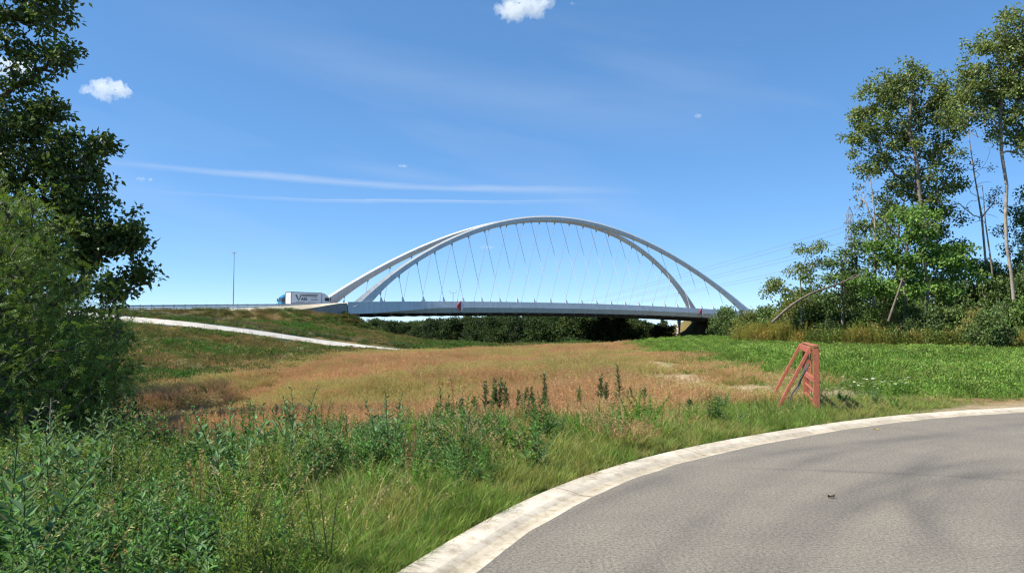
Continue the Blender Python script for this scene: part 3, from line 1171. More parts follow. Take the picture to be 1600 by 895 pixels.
# ------------------------------------------------------------------ trucks
def wheel(parent, x, y, r, w):
    t_ = MB()
    t_.tube([(0, -w / 2, 0), (0, -w / 2 + .03, 0), (0, w / 2 - .03, 0), (0, w / 2, 0)], [r * .92, r, r, r * .92], 18)
    o_ = t_.build('wheel', M['black'], parent)
    o_.location = (x, y, r)
    h_ = MB()
    h_.tube([(0, -w / 2 - .012, 0), (0, w / 2 + .012, 0)], r * .5, 12)
    h_.build('rim', M['galv'], o_)
    return o_


def cab(parent, mat, x0, wd=2.45, hgt=3.0, slope=0.35, deflector=True):
    """cab from x0 (rear) forwards along +x"""
    mb_ = MB()
    prof_ = [(0, .55), (2.05, .55), (2.15, 1.1), (2.12, 1.75), (1.82, hgt - .2), (1.6, hgt), (0, hgt)]
    mb_.prism([Vector((x0 + a_, 0, b_)) for a_, b_ in prof_], (0, -wd / 2, 0), (0, wd / 2, 0))
    c_ = mb_.build('cab', mat, parent, bevel=0.06)
    g = MB()
    for s_ in (-1, 1):
        g.prism([Vector((x0 + .75, 0, 1.8)), Vector((x0 + 1.95, 0, 1.75)), Vector((x0 + 1.72, 0, 2.55)), Vector((x0 + .75, 0, 2.55))],
                (0, s_ * (wd / 2 - .02), 0), (0, s_ * (wd / 2 + .012), 0))
    g.build('side_window', M['glass_dark'], c_)
    g = MB()
    g.prism([Vector((x0 + 2.13, 0, 1.8)), Vector((x0 + 2.16, 0, 1.8)), Vector((x0 + 1.9, 0, hgt - .3)), Vector((x0 + 1.86, 0, hgt - .3))], (0, -wd / 2 + .12, 0), (0, wd / 2 - .12, 0))
    g.build('windscreen', M['glass_dark'], c_)
    g = MB()
    for s_ in (-1, 1):
        g.box((x0 + 2.1, s_ * (wd / 2 + .22), 2.2), (.14, .22, .7))
        g.bar((x0 + 1.9, s_ * wd / 2, 2.5), (x0 + 2.1, s_ * (wd / 2 + .22), 2.5), .05, .05)
    g.build('mirror', M['black'], c_)
    g = MB()
    g.box((x0 + 2.12, 0, .75), (.22, wd, .42))
    g.build('bumper', M['rail_dark'], c_)
    for s_ in (-1, 1):
        g = MB()
        g.box((x0 + 2.24, s_ * .85, .85), (.05, .36, .2))
        g.build('headlight', M['white'], c_)
    if deflector:
        g = MB()
        g.prism([Vector((x0 + .02, 0, hgt)), Vector((x0 + 1.55, 0, hgt)), Vector((x0 + .75, 0, hgt + .55)), Vector((x0 + .02, 0, hgt + .68))],
                (0, -wd / 2 + .1, 0), (0, wd / 2 - .1, 0))
        g.build('wind_deflector', mat, c_, bevel=.05)
    return c_


tz = 5.86 + 0.026 * -8 + 0.004
tpos = at(480, 479, 169)
truck = tag(empty('box_truck', (tpos.x, tpos.y, tz), R(90) - R(44)), 'white box truck with dark lettering driving onto the bridge', 'truck')
L_BOX, W_BOX = 7.7, 2.5
q = MB()
q.box((-0.9, 0, 2.24), (L_BOX, W_BOX, 2.78))
boxo = q.build('cargo_box', M['white'], truck, bevel=.03)
q = MB()
for s_ in (-1, 1):
    q.bar((-0.9 - L_BOX / 2, s_ * (W_BOX / 2), 3.6), (-0.9 + L_BOX / 2, s_ * (W_BOX / 2), 3.6), .1, .1)
    q.bar((-0.9 - L_BOX / 2 - .01, s_ * (W_BOX / 2 - .02), .9), (-0.9 - L_BOX / 2 - .01, s_ * (W_BOX / 2 - .02), 3.6), .1, .1)
    q.bar((-0.9 + L_BOX / 2 + .01, s_ * (W_BOX / 2 - .02), .9), (-0.9 + L_BOX / 2 + .01, s_ * (W_BOX / 2 - .02), 3.6), .1, .1)
q.bar((-0.9 - L_BOX / 2, -W_BOX / 2, 3.6), (-0.9 - L_BOX / 2, W_BOX / 2, 3.6), .1, .1)
q.build('edge_frame', M['rail_dark'], boxo)
q = MB()
for s_ in (-1, 1):
    q.box((-0.9, s_ * (W_BOX / 2 + .006), 1.12), (L_BOX - .1, .014, .12))
q.build('stripe', M['maroon'], boxo)
q = MB()
for y_ in (-.02,):
    q.box((-0.9 - L_BOX / 2 - .02, 0, 2.25), (.03, .05, 2.6))
for y_ in (-.85, -.35, .35, .85):
    q.box((-0.9 - L_BOX / 2 - .03, y_, 2.25), (.03, .035, 2.5))
q.build('rear_door_bar', M['galv'], boxo)
for s_ in (-1, 1):
    q = MB()
    q.box((-0.9 - L_BOX / 2 - .02, s_ * .95, .78), (.06, .4, .16))
    q.build('rear_lamp', M['lamp_red'], truck)
    q = MB()
    q.box((-0.7, s_ * (W_BOX / 2 - .05), .72), (4.2, .05, .55))
    q.build('side_skirt', M['white'], truck)
q = MB()
q.box((0.2, 0, .72), (9.4, .9, .25))
q.build('chassis', M['black'], truck)
cab(truck, M['white'], 3.05)
for x_ in (4.25, -3.1):
    for s_ in (-1, 1):
        wheel(truck, x_, s_ * 1.05, .48, .34)


def text_mesh(body, size, ext=0.006):
    cu = bpy.data.curves.new('lettering', 'FONT')
    cu.body = body
    cu.size = size
    cu.extrude = ext
    cu.offset = size * 0.035
    o_ = bpy.data.objects.new('lettering', cu)
    COL.objects.link(o_)
    dg = bpy.context.evaluated_depsgraph_get()
    me_ = bpy.data.meshes.new_from_object(o_.evaluated_get(dg))
    bpy.data.objects.remove(o_)
    bpy.data.curves.remove(cu)
    return me_


# the lettering on the side that faces the camera (local -y)
for (body, size, x_, z_) in (('AES', 0.92, -2.32, 1.82),):
    o = link('lettering', text_mesh(body, size), M['dark_text'], boxo)
    o.rotation_euler = (R(90), 0, 0)
    o.location = (x_, -W_BOX / 2 - .012, z_)
    o.scale = (1.05, 1, 1)
q = MB()
y_ = -W_BOX / 2 - .012


def stroke(pts, th=.012):
    q.prism([Vector((a_, y_, b_)) for a_, b_ in pts], (0, -th / 2, 0), (0, th / 2, 0))


stroke([(-3.75, 3.0), (-3.35, 3.0), (-2.85, 1.75), (-3.02, 1.75)])      # the large V, its right stroke running into the bars
stroke([(-2.98, 1.75), (-2.80, 1.75), (-2.12, 3.12), (-2.38, 3.12)])
stroke([(-2.12, 2.98), (1.95, 2.98), (1.95, 3.16), (-2.12, 3.16)])
stroke([(-2.02, 2.70), (1.72, 2.62), (1.72, 2.84), (-1.95, 2.84)])
for (xa, xb, za, zb_) in ((0.2, 1.9, 2.22, 2.30), (0.1, 1.9, 1.92, 2.10), (-3.5, -1.2, 1.36, 1.46), (-0.5, 1.6, 1.36, 1.46)):
    n_ = int((xb - xa) / .22)
    for i in range(n_):                                                  # rows of small letters, too small to read
        a_ = xa + i * (xb - xa) / n_
        stroke([(a_, za), (a_ + .15, za), (a_ + .15, zb_), (a_, zb_)])
q.build('lettering', M['dark_text'], boxo)

tp2 = at(461, 480, 174)
truck2 = tag(empty('lorry', (tp2.x, tp2.y, tz - .1), R(90) + R(180) - R(52)), 'blue-cabbed lorry half hidden behind the white box truck', 'truck')
cab(truck2, M['blue'], 1.6, deflector=True)
q = MB()
q.box((-2.0, 0, 2.1), (7.0, 2.45, 2.3))
q.build('cargo_box', M['white'], truck2, bevel=.03)
q = MB()
q.box((-0.6, 0, .75), (8.0, .9, .25))
q.build('chassis', M['black'], truck2)
for x_ in (2.8, -3.6):
    for s_ in (-1, 1):
        wheel(truck2, x_, s_ * 1.05, .48, .34)

# ------------------------------------------------------------------ lamp post on the embankment
lp = at(364, 486, 152)
root = tag(empty('lamp_post', (lp.x, lp.y, lp.z - .6)), 'tall slim grey lamp post standing alone left of the trucks', 'lamp post')
q = MB()
q.tube([(0, 0, 0), (0, 0, 6), (0, 0, 12.6)], [.15, .12, .08], 8)
q.build('pole', M['steel_grey'], root)
q = MB()
q.box((0, 0, 12.62), (.95, .3, .12))
q.build('lamp_head', M['steel_grey'], root)
q = MB()
q.box((0, 0, 0.9), (.3, .3, 1.8))
q.build('base', M['steel_grey'], root)

# ------------------------------------------------------------------ ramp edge wall and railing
wall = tag(empty('ramp_wall', tuple(RP[0])), 'low white concrete edge wall of the ramp running down the embankment', 'wall')
rl = tag(empty('ramp_railing', tuple(RP[0])), 'thin dark railing along the white ramp wall on the embankment', 'railing')
W0 = Vector(tuple(RP[0]))
RT = np.gradient(RP, axis=0)
RT[:, 2] = 0
RT /= np.linalg.norm(RT, axis=1)[:, None]
RN = np.stack([-RT[:, 1], RT[:, 0], 0 * RT[:, 0]], 1)
npan = 5
for i in range(0, len(RP) - 1, npan):
    j1 = min(i + npan, len(RP) - 1)
    q = MB()
    rg = []
    for j in range(i, j1 + 1):
        shrink = 0.012 if j in (i, j1) else 0
        p = Vector(RP[j]) - W0 + Vector(RT[j]) * (shrink if j == i else -shrink)
        n_ = Vector(RN[j])
        rg.append([p + n_ * .12 + Vector((0, 0, .04)), p + n_ * .35 + Vector((0, 0, .04)), p + n_ * .35 - Vector((0, 0, 1.3)), p - Vector((0, 0, 1.3)) - n_ * .75, p - Vector((0, 0, .62)) - n_ * .75])
    V = [p for x_ in rg for p in x_]
    F = [(a_ * 5 + b_, a_ * 5 + (b_ + 1) % 5, (a_ + 1) * 5 + (b_ + 1) % 5, (a_ + 1) * 5 + b_) for a_ in range(len(rg) - 1) for b_ in range(5)]
    F += [(0, 1, 2, 3, 4), tuple((len(rg) - 1) * 5 + b_ for b_ in range(5))]
    q.add(V, F)
    q.build('wall_panel', M['concrete'], wall)
q = MB()
pm = MB()
pm.box((0, 0, .42), (.05, .05, 1.0))
pm = pm.mesh('post')
nrail = int(np.searchsorted(RP[:, 0], at(640, 540, 112).x))
for j in range(0, nrail, 3):
    p_ = link('post', pm, M['rail_dark'], rl)
    p_.location = Vector(RP[j] + RN[j] * .2) - W0
q.tube([tuple(RP[j] + RN[j] * .2 - RP[0] + np.array([0, 0, .88])) for j in range(nrail)], .035, 5)
q.tube([tuple(RP[j] + RN[j] * .2 - RP[0] + np.array([0, 0, .5])) for j in range(nrail)], .02, 5)
q.build('handrail', M['rail_dark'], rl)
q = MB()
rg = [[Vector(RP[j] + RN[j] * .35) - Vector((0, 0, .06)), Vector(RP[j] + RN[j] * 3.4) - Vector((0, 0, .06))] for j in range(len(RP))]
q.add([p for x_ in rg for p in x_], [(a_ * 2, a_ * 2 + 1, a_ * 2 + 3, a_ * 2 + 2) for a_ in range(len(rg) - 1)])
tag(q.build('ramp_path', M['concrete_grey']), kind='structure', label='path on the ramp behind its low white wall')

# ------------------------------------------------------------------ red barrier frame by the road
p_near, p_far = on_ground(1277, 645, -.02), on_ground(1259, 623, -.02)
ax = Vector((p_far.x - p_near.x, p_far.y - p_near.y, 0))
LEN = ax.length
ax.normalize()
root = tag(empty('barrier_frame', (p_near.x, p_near.y, -0.05), math.atan2(ax.y, ax.x)), 'faded red slatted barrier frame with two diagonal props beside the kerb', 'barrier')
HF = 1.26
# local x along the frame, local y to the left
for x_ in (0.03, LEN - .03):
    q = MB()
    q.box((x_, 0, HF / 2 - .1), (.05, .11, HF + .2))
    q.build('post', M['red_timber'], root, bevel=.006)
q = MB()
q.box((LEN / 2, .10, HF - .06), (LEN - .01, .035, .13))
q.build('top_rail', M['red_timber'], root, bevel=.006)
q = MB()
q.box((LEN / 2, 0, HF + .022), (LEN + .02, .11, .028))
q.build('cap', M['red_timber'], root, bevel=.006)
for z_ in (.60, .14):
    q = MB()
    q.box((LEN / 2, .0, z_), (LEN - .13, .05, .11))
    q.build('rail', M['red_timber'], root, bevel=.005)
q = MB()
q.box((LEN / 2, .0, .38), (LEN - .13, .03, .05))
q.build('rail', M['red_timber'], root, bevel=.004)
for x_ in (.03, LEN - .03):
    for z_ in (.14, .60, HF - .06):
        q = MB()
        q.tube([(x_, -.075, z_), (x_, .075, z_)], .014, 6)
        q.build('bolt', M['rail_dark'], root)
for i in range(4):
    q = MB()
    q.box((0.5 + i * (LEN - 1.0) / 3, -.035, .64), (.05, .022, 1.14))
    q.build('slat', M['red_timber'], root, bevel=.004)
for x_ in (0.09, LEN - .1):
    q = MB()
    q.bar((x_, .10, HF - .03), (x_ - .04, .80, -.12), .06, .09, up=(1, 0, 0))
    q.build('prop', M['red_timber'], root, bevel=.005)
q = MB()
pts = [(0.5, .09, .92), (0.42, .16, .80), (.45, .24, .64), (.5, .30, .50), (.42, .42, .34), (.35, .5, .1)]
q.tube(pts, [.012, .02, .024, .02, .016, .01], 6)
q.tube([(0.9, .1, .9), (.8, .2, .7), (.85, .24, .5), (.6, .35, .3)], [.008, .014, .014, .008], 6)
q.build('strap', M['rail_dark'], root)


# ------------------------------------------------------------------ pylons and power lines
def pylon(px, py_top, Y, label, base_z=-2):
    top = at(px, py_top, Y)
    H = top.z - base_z
    root = tag(empty('pylon', (top.x, top.y, base_z), R(35)), label, 'pylon')
    wb, wt_ = H * .085, H * .022
    hts = np.concatenate([np.linspace(0, .62, 7), np.linspace(.70, .93, 5)]) * H

    def half(z):
        return np.interp(z, [0, .62 * H, .93 * H, H], [wb, wt_ * 1.25, wt_ * .8, .05])
    for sx, sy in ((1, 1), (1, -1), (-1, 1), (-1, -1)):
        q_ = MB()
        q_.tube([(sx * half(z), sy * half(z), z) for z in list(hts) + [H]], .16, 5)
        q_.build('leg', M['lattice'], root)
    q_ = MB()
    for a_, b_ in zip(hts[:-1], hts[1:]):
        for f_ in range(4):
            c_ = [(1, 1), (-1, 1), (-1, -1), (1, -1)]
            u_, v_ = c_[f_], c_[(f_ + 1) % 4]
            q_.tube([(u_[0] * half(a_), u_[1] * half(a_), a_), (v_[0] * half(b_), v_[1] * half(b_), b_)], .09, 4)
            q_.tube([(v_[0] * half(a_), v_[1] * half(a_), a_), (u_[0] * half(b_), u_[1] * half(b_), b_)], .09, 4)
            q_.tube([(u_[0] * half(b_), u_[1] * half(b_), b_), (v_[0] * half(b_), v_[1] * half(b_), b_)], .09, 4)
    q_.build('bracing', M['lattice'], root)
    tips = []
    for fr in (.86, .74, .62):
        z = fr * H
        q_ = MB()
        aw = H * .085
        for s_ in (-1, 1):
            for e_ in (-1, 1):
                q_.tube([(s_ * half(z), e_ * half(z), z), (s_ * aw, 0, z)], .10, 4)
                q_.tube([(s_ * half(z), e_ * half(z), z + H * .025), (s_ * aw, 0, z)], .08, 4)
            q_.tube([(s_ * aw, 0, z), (s_ * aw, 0, z - 2.2)], .12, 5)
            tips.append(Vector((s_ * aw, 0, z - 2.2)))
        q_.build('crossarm', M['lattice'], root)
    mw = Matrix.Translation(root.location) @ Matrix.Rotation(R(35), 4, 'Z')
    return [mw @ p for p in tips]


tipsA = pylon(1327, 322, 400, 'grey lattice electricity pylon rising behind the right-hand trees')
tipsB = pylon(792, 484, 2600, 'far distant electricity pylon behind the bridge deck')
names = ('upper', 'middle', 'lower')
for i in range(6):
    a_, b_ = tipsA[i], tipsB[i]
    pts = []
    for u in np.linspace(0, 1, 60):
        p = a_.lerp(b_, u)
        p.z -= 22 * 4 * u * (1 - u) * (0.6)
        pts.append(p - a_)
    q = MB()
    q.tube(pts, .085, 4)
    o = q.build('power_line', M['lattice'])
    o.location = a_
    tag(o, '%s power line on the %s side of the pylon, sweeping down behind the bridge' % (names[i // 2], 'left' if i % 2 == 0 else 'right'), 'power line', 'power lines on the pylon')


# ------------------------------------------------------------------ plant building blocks
def unit(v):
    return v / (np.linalg.norm(v, axis=-1, keepdims=True) + 1e-9)


def kites(c, d, n, L, W, fold=0.25):
    """leaf-shaped quads: base c, direction d, normal n, length L, width W"""
    s = unit(np.cross(d, n))
    n = np.cross(s, d)
    L = np.asarray(L)[:, None]
    W = np.asarray(W)[:, None]
    a = c
    b = c + d * L * .42 + s * W * .5 + n * W * fold
    e = c + d * L - n * L * .08
    f = c + d * L * .42 - s * W * .5 + n * W * fold
    V = np.stack([a, b, e, f], 1).reshape(-1, 3)
    F = np.arange(len(V)).reshape(-1, 4)
    return V, F


def rand_dirs(rng, n, up=0.0):
    v = rng.normal(size=(n, 3))
    v[:, 2] += up
    return unit(v)


def blades(rng, n, h0, h1, spread, bend, w, k=3, lean=0.15):
    a = rng.uniform(0, 2 * np.pi, n)
    r = spread * np.sqrt(rng.random(n))
    base = np.stack([np.cos(a) * r, np.sin(a) * r, np.zeros(n) - .04], 1)
    da = a + rng.normal(0, .9, n)
    D = np.stack([np.cos(da), np.sin(da), np.zeros(n)], 1)
    sa = rng.uniform(0, 2 * np.pi, n)
    S = np.stack([np.cos(sa), np.sin(sa), np.zeros(n)], 1)
    H = rng.uniform(h0, h1, n)
    bd = rng.uniform(bend * .25, bend, n)
    V = np.zeros((n, k + 1, 2, 3))
    for i in range(k + 1):
        s = i / k
        p = base + D * (H * (bd * s * s + lean * s))[:, None] + np.array([0, 0, 1]) * (H * (s - .45 * bd * s ** 2.5))[:, None]
        ww = w * (1 - s) ** .7 * .5 + .0006
        V[:, i, 0] = p - S * ww
        V[:, i, 1] = p + S * ww
    o = np.arange(n)[:, None] * (2 * (k + 1)) + np.arange(k)[None] * 2
    F = np.stack([o, o + 1, o + 3, o + 2], -1).reshape(-1, 4)
    return V.reshape(-1, 3), F, V[:, k, 0], D


def tintify(rng, nv_per, n, col, var, hue=0.06):
    c = np.array(col)[None] * (1 + rng.normal(0, var, (n, 1))) + np.array(col)[None] * rng.normal(0, hue, (n, 3))
    return np.repeat(np.clip(c, .004, .9), nv_per, axis=0)


def merge(*parts):
    vs_, fs, ts, o = [], [], [], 0
    for v, f, c_ in parts:
        vs_.append(v)
        fs.append(f + o)
        ts.append(c_)
        o += len(v)
    return np.concatenate(vs_), np.concatenate(fs), np.concatenate(ts)


def proto(v, f, c_, name='tuft'):
    me_ = np_mesh(name, v, f, False, c_)
    me_.materials.append(M['grass'])
    return me_


def p_green(seed, h=.42, n=55, col=(.145, .235, .045), w=.010, spread=.16, bend=.75):
    rg_ = np.random.default_rng(seed)
    v, f, tip, D = blades(rg_, n, h * .5, h, spread, bend, w)
    c_ = tintify(rg_, 8, n, col, .22, .08)
    nd = max(3, n // 8)
    v2, f2, _, _ = blades(rg_, nd, h * .4, h * .9, spread, bend, w * .8)
    c2 = tintify(rg_, 8, nd, (.36, .30, .15), .15)
    return proto(*merge((v, f, c_), (v2, f2, c2)))


def p_brown(seed, h=.62, n=26, col=(.46, .285, .16), spread=.26, green=.5):
    rg_ = np.random.default_rng(seed)
    v, f, tip, D = blades(rg_, n, h * .6, h, spread, .35, .0055)
    c_ = tintify(rg_, 8, n, (.36, .27, .11), .18)
    k = 24
    m_ = n * k
    T = np.repeat(tip, k, 0)
    Dm = np.repeat(D, k, 0)
    u_ = rg_.random(m_) * .26 * h
    cpos = T - np.array([0, 0, 1]) * u_[:, None] - Dm * (u_ * .25)[:, None]
    d_ = rand_dirs(rg_, m_, .5)
    L_ = (.022 + .20 * u_) * rg_.uniform(.6, 1.2, m_)
    v2, f2 = kites(cpos, d_, rand_dirs(rg_, m_), L_, np.full(m_, .0065) + L_ * .04, 0)
    c2 = tintify(rg_, 4, m_, col, .18, .07)
    ng = int(n * green * 1.3)
    v3, f3, _, _ = blades(rg_, ng, h * .3, h * .62, spread, .8, .010)
    c3 = tintify(rg_, 8, ng, (.20, .205, .06), .2)
    return proto(*merge((v, f, c_), (v2, f2, c2), (v3, f3, c3)))


def p_hay(seed, h=.75, n=16):
    rg_ = np.random.default_rng(seed)
    v, f, tip, D = blades(rg_, n, h * .6, h, .12, .7, .006)
    c_ = tintify(rg_, 8, n, (.36, .29, .14), .15)
    k = 12
    m_ = n * k
    T = np.repeat(tip, k, 0)
    Dm = np.repeat(D, k, 0)
    u_ = rg_.random(m_) * .16
    cpos = T - np.array([0, 0, .7]) * u_[:, None] - Dm * (u_ * .7)[:, None]
    v2, f2 = kites(cpos, unit(Dm + rand_dirs(rg_, m_, .4) * .7), rand_dirs(rg_, m_), np.full(m_, .03), np.full(m_, .008), 0)
    c2 = tintify(rg_, 4, m_, (.46, .37, .19), .15)
    v3, f3, _, _ = blades(rg_, 18, h * .25, h * .5, .14, .9, .010)
    c3 = tintify(rg_, 8, 18, (.12, .15, .04), .2)
    return proto(*merge((v, f, c_), (v2, f2, c2), (v3, f3, c3)))


def weed_geo(rng, h, nl, leafL, leafW, col, stem_col, droop=.1, taper=.75, nst=1, spread=.0, sp_lean=.12, start=.08, up=.45, top_tuft=0, stem_r=.006):
    parts = []
    stems = []
    for _ in range(nst):
        a_ = rng.uniform(0, 2 * np.pi)
        bx_ = np.array([math.cos(a_), math.sin(a_), 0]) * spread * math.sqrt(rng.random())
        l_ = rng.normal(0, sp_lean, 2)
        hh = h * rng.uniform(.72, 1.05)
        s = np.linspace(0, 1, 6)
        P = bx_[None] + np.stack([l_[0] * hh * s ** 1.5, l_[1] * hh * s ** 1.5, hh * s - .05], 1)
        v, f = tube(P, np.linspace(stem_r, stem_r * .35, 6), 4)
        parts.append((v, f, tintify(rng, 1, len(v), stem_col, .1)))
        n = int(nl * rng.uniform(.85, 1.1))
        u_ = start + (1 - start) * (np.arange(n) + rng.random(n)) / n
        c_ = np.stack([np.interp(u_, s, P[:, k]) for k in range(3)], 1)
        a2 = np.arange(n) * 2.4 + rng.normal(0, .3, n)
        d_ = np.stack([np.cos(a2), np.sin(a2), np.full(n, up) + rng.normal(0, .2, n) - droop + .5 * u_], 1)
        d_ = unit(d_)
        sz = (1 - taper * u_ ** 1.6) * rng.uniform(.75, 1.2, n)
        v2, f2 = kites(c_, d_, unit(np.array([0, 0, 1]) + rng.normal(0, .25, (n, 3))), leafL * sz, leafW * sz, .18)
        parts.append((v2, f2, tintify(rng, 4, n, col, .2, .07)))
        if top_tuft:
            m_ = top_tuft
            u3 = rng.uniform(.62, 1.03, m_)
            c3 = np.stack([np.interp(np.clip(u3, 0, 1), s, P[:, k]) for k in range(3)], 1) + rng.normal(0, .018 + .05 * (1.05 - u3)[:, None], (m_, 3)) * h * .6
            v3, f3 = kites(c3, rand_dirs(rng, m_, .8), rand_dirs(rng, m_), np.full(m_, leafL * .28), np.full(m_, leafW * .5), 0)
            parts.append((v3, f3, tintify(rng, 4, m_, tuple(np.array(col) * np.array([1.5, 1.25, 1.1])), .2)))
    return parts


def p_weed(seed, **kw):
    rg_ = np.random.default_rng(seed)
    return proto(*merge(*weed_geo(rg_, **kw)))


def p_clump(seed, r=.3, h=.3, n=90, L=.075, W=.05, col=(.07, .16, .025), var=.22):
    """low leafy clump"""
    rg_ = np.random.default_rng(seed)
    q_ = rand_dirs(rg_, n) * (rg_.random((n, 1)) ** .4)
    q_[:, 2] = np.abs(q_[:, 2])
    c_ = q_ * np.array([r, r, h])
    d_ = unit(q_ + rand_dirs(rg_, n) * .6 + np.array([0, 0, .15]))
    v, f = kites(c_, d_, unit(np.array([0, 0, 1.2]) + rg_.normal(0, .45, (n, 3))), L * rg_.uniform(.6, 1.25, n), W * rg_.uniform(.6, 1.25, n), .15)
    nb_ = max(6, n // 8)
    v2, f2, _, _ = blades(rg_, nb_, h * .6, h * 1.3, r * .7, .4, .008)
    return proto(*merge((v, f, tintify(rg_, 4, n, col, var, .08)), (v2, f2, tintify(rg_, 8, nb_, tuple(np.array(col) * 1.1), .2))))


_gi = [0]


def instancer(name, label, pts, rot, scl, pick, tint, protos):
    _gi[0] += 1
    pc = bpy.data.collections.new('prototypes_%02d' % _gi[0])
    for i, me_ in enumerate(protos):
        o_ = bpy.data.objects.new('prototype_%02d_%02d' % (_gi[0], i), me_)
        pc.objects.link(o_)
    me_ = bpy.data.meshes.new(name)
    n = len(pts)
    me_.vertices.add(n)
    me_.vertices.foreach_set('co', np.asarray(pts, np.float32).ravel())
    for nm, ty, fld, arr in (('rot', 'FLOAT_VECTOR', 'vector', rot), ('scl', 'FLOAT_VECTOR', 'vector', scl)):
        at_ = me_.attributes.new(nm, ty, 'POINT')
        at_.data.foreach_set(fld, np.asarray(arr, np.float32).ravel())
    at_ = me_.attributes.new('pick', 'INT', 'POINT')
    at_.data.foreach_set('value', np.asarray(pick, np.int32))
    at_ = me_.attributes.new('itint', 'FLOAT_COLOR', 'POINT')
    t4 = np.ones((n, 4), np.float32)
    t4[:, :3] = tint
    at_.data.foreach_set('color', t4.ravel())
    o_ = bpy.data.objects.new(name, me_)
    COL.objects.link(o_)
    ng = bpy.data.node_groups.new(name + '_scatter', 'GeometryNodeTree')
    ng.interface.new_socket('Geometry', in_out='INPUT', socket_type='NodeSocketGeometry')
    ng.interface.new_socket('Geometry', in_out='OUTPUT', socket_type='NodeSocketGeometry')
    gi, go = ng.nodes.new('NodeGroupInput'), ng.nodes.new('NodeGroupOutput')
    ip = ng.nodes.new('GeometryNodeInstanceOnPoints')
    ci = ng.nodes.new('GeometryNodeCollectionInfo')
    ci.inputs['Collection'].default_value = pc
    ci.inputs['Separate Children'].default_value = True
    ci.inputs['Reset Children'].default_value = True
    ip.inputs['Pick Instance'].default_value = True

    def named(nm, ty):
        q_ = ng.nodes.new('GeometryNodeInputNamedAttribute')
        q_.data_type = ty
        q_.inputs['Name'].default_value = nm
        return [s_ for s_ in q_.outputs if s_.enabled and s_.name == 'Attribute'][0]
    ng.links.new(gi.outputs[0], ip.inputs['Points'])
    ng.links.new(ci.outputs[0], ip.inputs['Instance'])
    ng.links.new(named('pick', 'INT'), ip.inputs['Instance Index'])
    ng.links.new(named('rot', 'FLOAT_VECTOR'), ip.inputs['Rotation'])
    ng.links.new(named('scl', 'FLOAT_VECTOR'), ip.inputs['Scale'])
    ng.links.new(ip.outputs[0], go.inputs[0])
    md = o_.modifiers.new('scatter', 'NODES')
    md.node_group = ng
    me_.materials.append(M['grass'])
    return tag(o_, label, None, None, 'stuff')


def spread_points(rng, n, r0, r1, falloff, az0=-43, az1=43):
    """points over the ground in front, thinning with distance as r**-falloff"""
    rr = np.linspace(r0, r1, 2000)
    pdf = rr * np.maximum(rr / r0, 1) ** -falloff
    cdf = np.cumsum(pdf)
    r_ = np.interp(rng.random(n), cdf / cdf[-1], rr)
    a_ = np.radians(rng.uniform(az0, az1, n))
    return r_ * np.sin(a_), r_ * np.cos(a_), r_


def place(rng, x, y, s0, s1, tilt=.12):
    n = len(x)
    z = ground(x, y)
    rot = np.stack([rng.normal(0, tilt, n), rng.normal(0, tilt, n), rng.uniform(0, 2 * np.pi, n)], 1)
    s_ = rng.uniform(s0, s1, n)
    return np.stack([x, y, z - .01], 1), rot, np.stack([s_, s_, s_], 1)


# ------------------------------------------------------------------ ground vegetation
# 1 reddish-brown grass of the meadow
rng = np.random.default_rng(11)
x, y, r_ = spread_points(rng, 52000, 9, 118, .95)
kd, crop, verge, slope, sand, n1, n2, n3 = zone_masks(x, y)
keep = (kd > .5) & ~((x > 7.0) & (kd < 3.6 + n2 * 2)) & (rng.random(len(x)) > np.maximum.reduce([crop * 1.05, np.clip(verge * 1.25, 0, 1) * .97, slope * .95, sand * 1.3])) & (ground(x, y, False) > -2.6)
x, y, r_, n1, n2, n3 = (q_[keep] for q_ in (x, y, r_, n1, n2, n3))
P, Ro, Sc = place(rng, x, y, .75, 1.15)
Sc[:, :2] *= np.interp(r_, [10, 40, 110], [1, 1.35, 2.1])[:, None]
Sc[:, 2] *= np.interp(x - .03 * y, [2.5, 5], [1, .6])
Sc[:, 2] *= .75 + .55 * vnoise(x, y, 3.2, 33)
redd = sstep(.42, .58, .55 * n1 + .45 * vnoise(x, y, 11, 77))
pick = np.where(rng.random(len(x)) < redd * .8 + .12, rng.integers(0, 4, len(x)), rng.integers(4, 7, len(x)))
ti = np.ones((len(x), 3)) * (1 + rng.normal(0, .12, (len(x), 1))) * (.9 + .3 * vnoise(x, y, 4, 31)[:, None])
protos = [p_brown(100 + i) for i in range(3)] + [p_brown(104, h=.55, col=(.49, .255, .165), green=.35)] + \
         [p_brown(110 + i, h=.58, col=(.37, .33, .125), green=1.5) for i in range(2)] + [p_hay(115, .62)]
instancer('brown_grass', 'reddish-brown seeding grass covering the meadow below the bridge', P, Ro, Sc, pick, ti, protos)

# 2 lush verge grass beside the kerb
rng = np.random.default_rng(12)
x, y, r_ = spread_points(rng, 26000, 4.2, 30, 1.0, -50, 43)
kd, crop, verge, slope, sand, n1, n2, n3 = zone_masks(x, y)
keep = (kd > .06) & (rng.random(len(x)) < np.maximum(verge, .15 * (1 - slope) * (kd < 14))) & (rng.random(len(x)) > sand * 1.2) & (rng.random(len(x)) > crop * .9)
x, y, n1, n2, kd = x[keep], y[keep], n1[keep], n2[keep], kd[keep]
P, Ro, Sc = place(rng, x, y, .65, 1.2)
Sc *= np.interp(kd, [0, .5, 1.5], [.45, .75, 1.0])[:, None]
Sc *= np.interp(x, [3, 9], [1, .5])[:, None]
yel = vnoise(x, y, 1.6, 41)
pick = np.where(yel > .55, rng.integers(3, 5, len(x)), rng.integers(0, 3, len(x)))
pick = np.where((rng.random(len(x)) < .035) & (kd > .5), 5, pick)
ti = np.ones((len(x), 3)) * (1 + rng.normal(0, .12, (len(x), 1)))
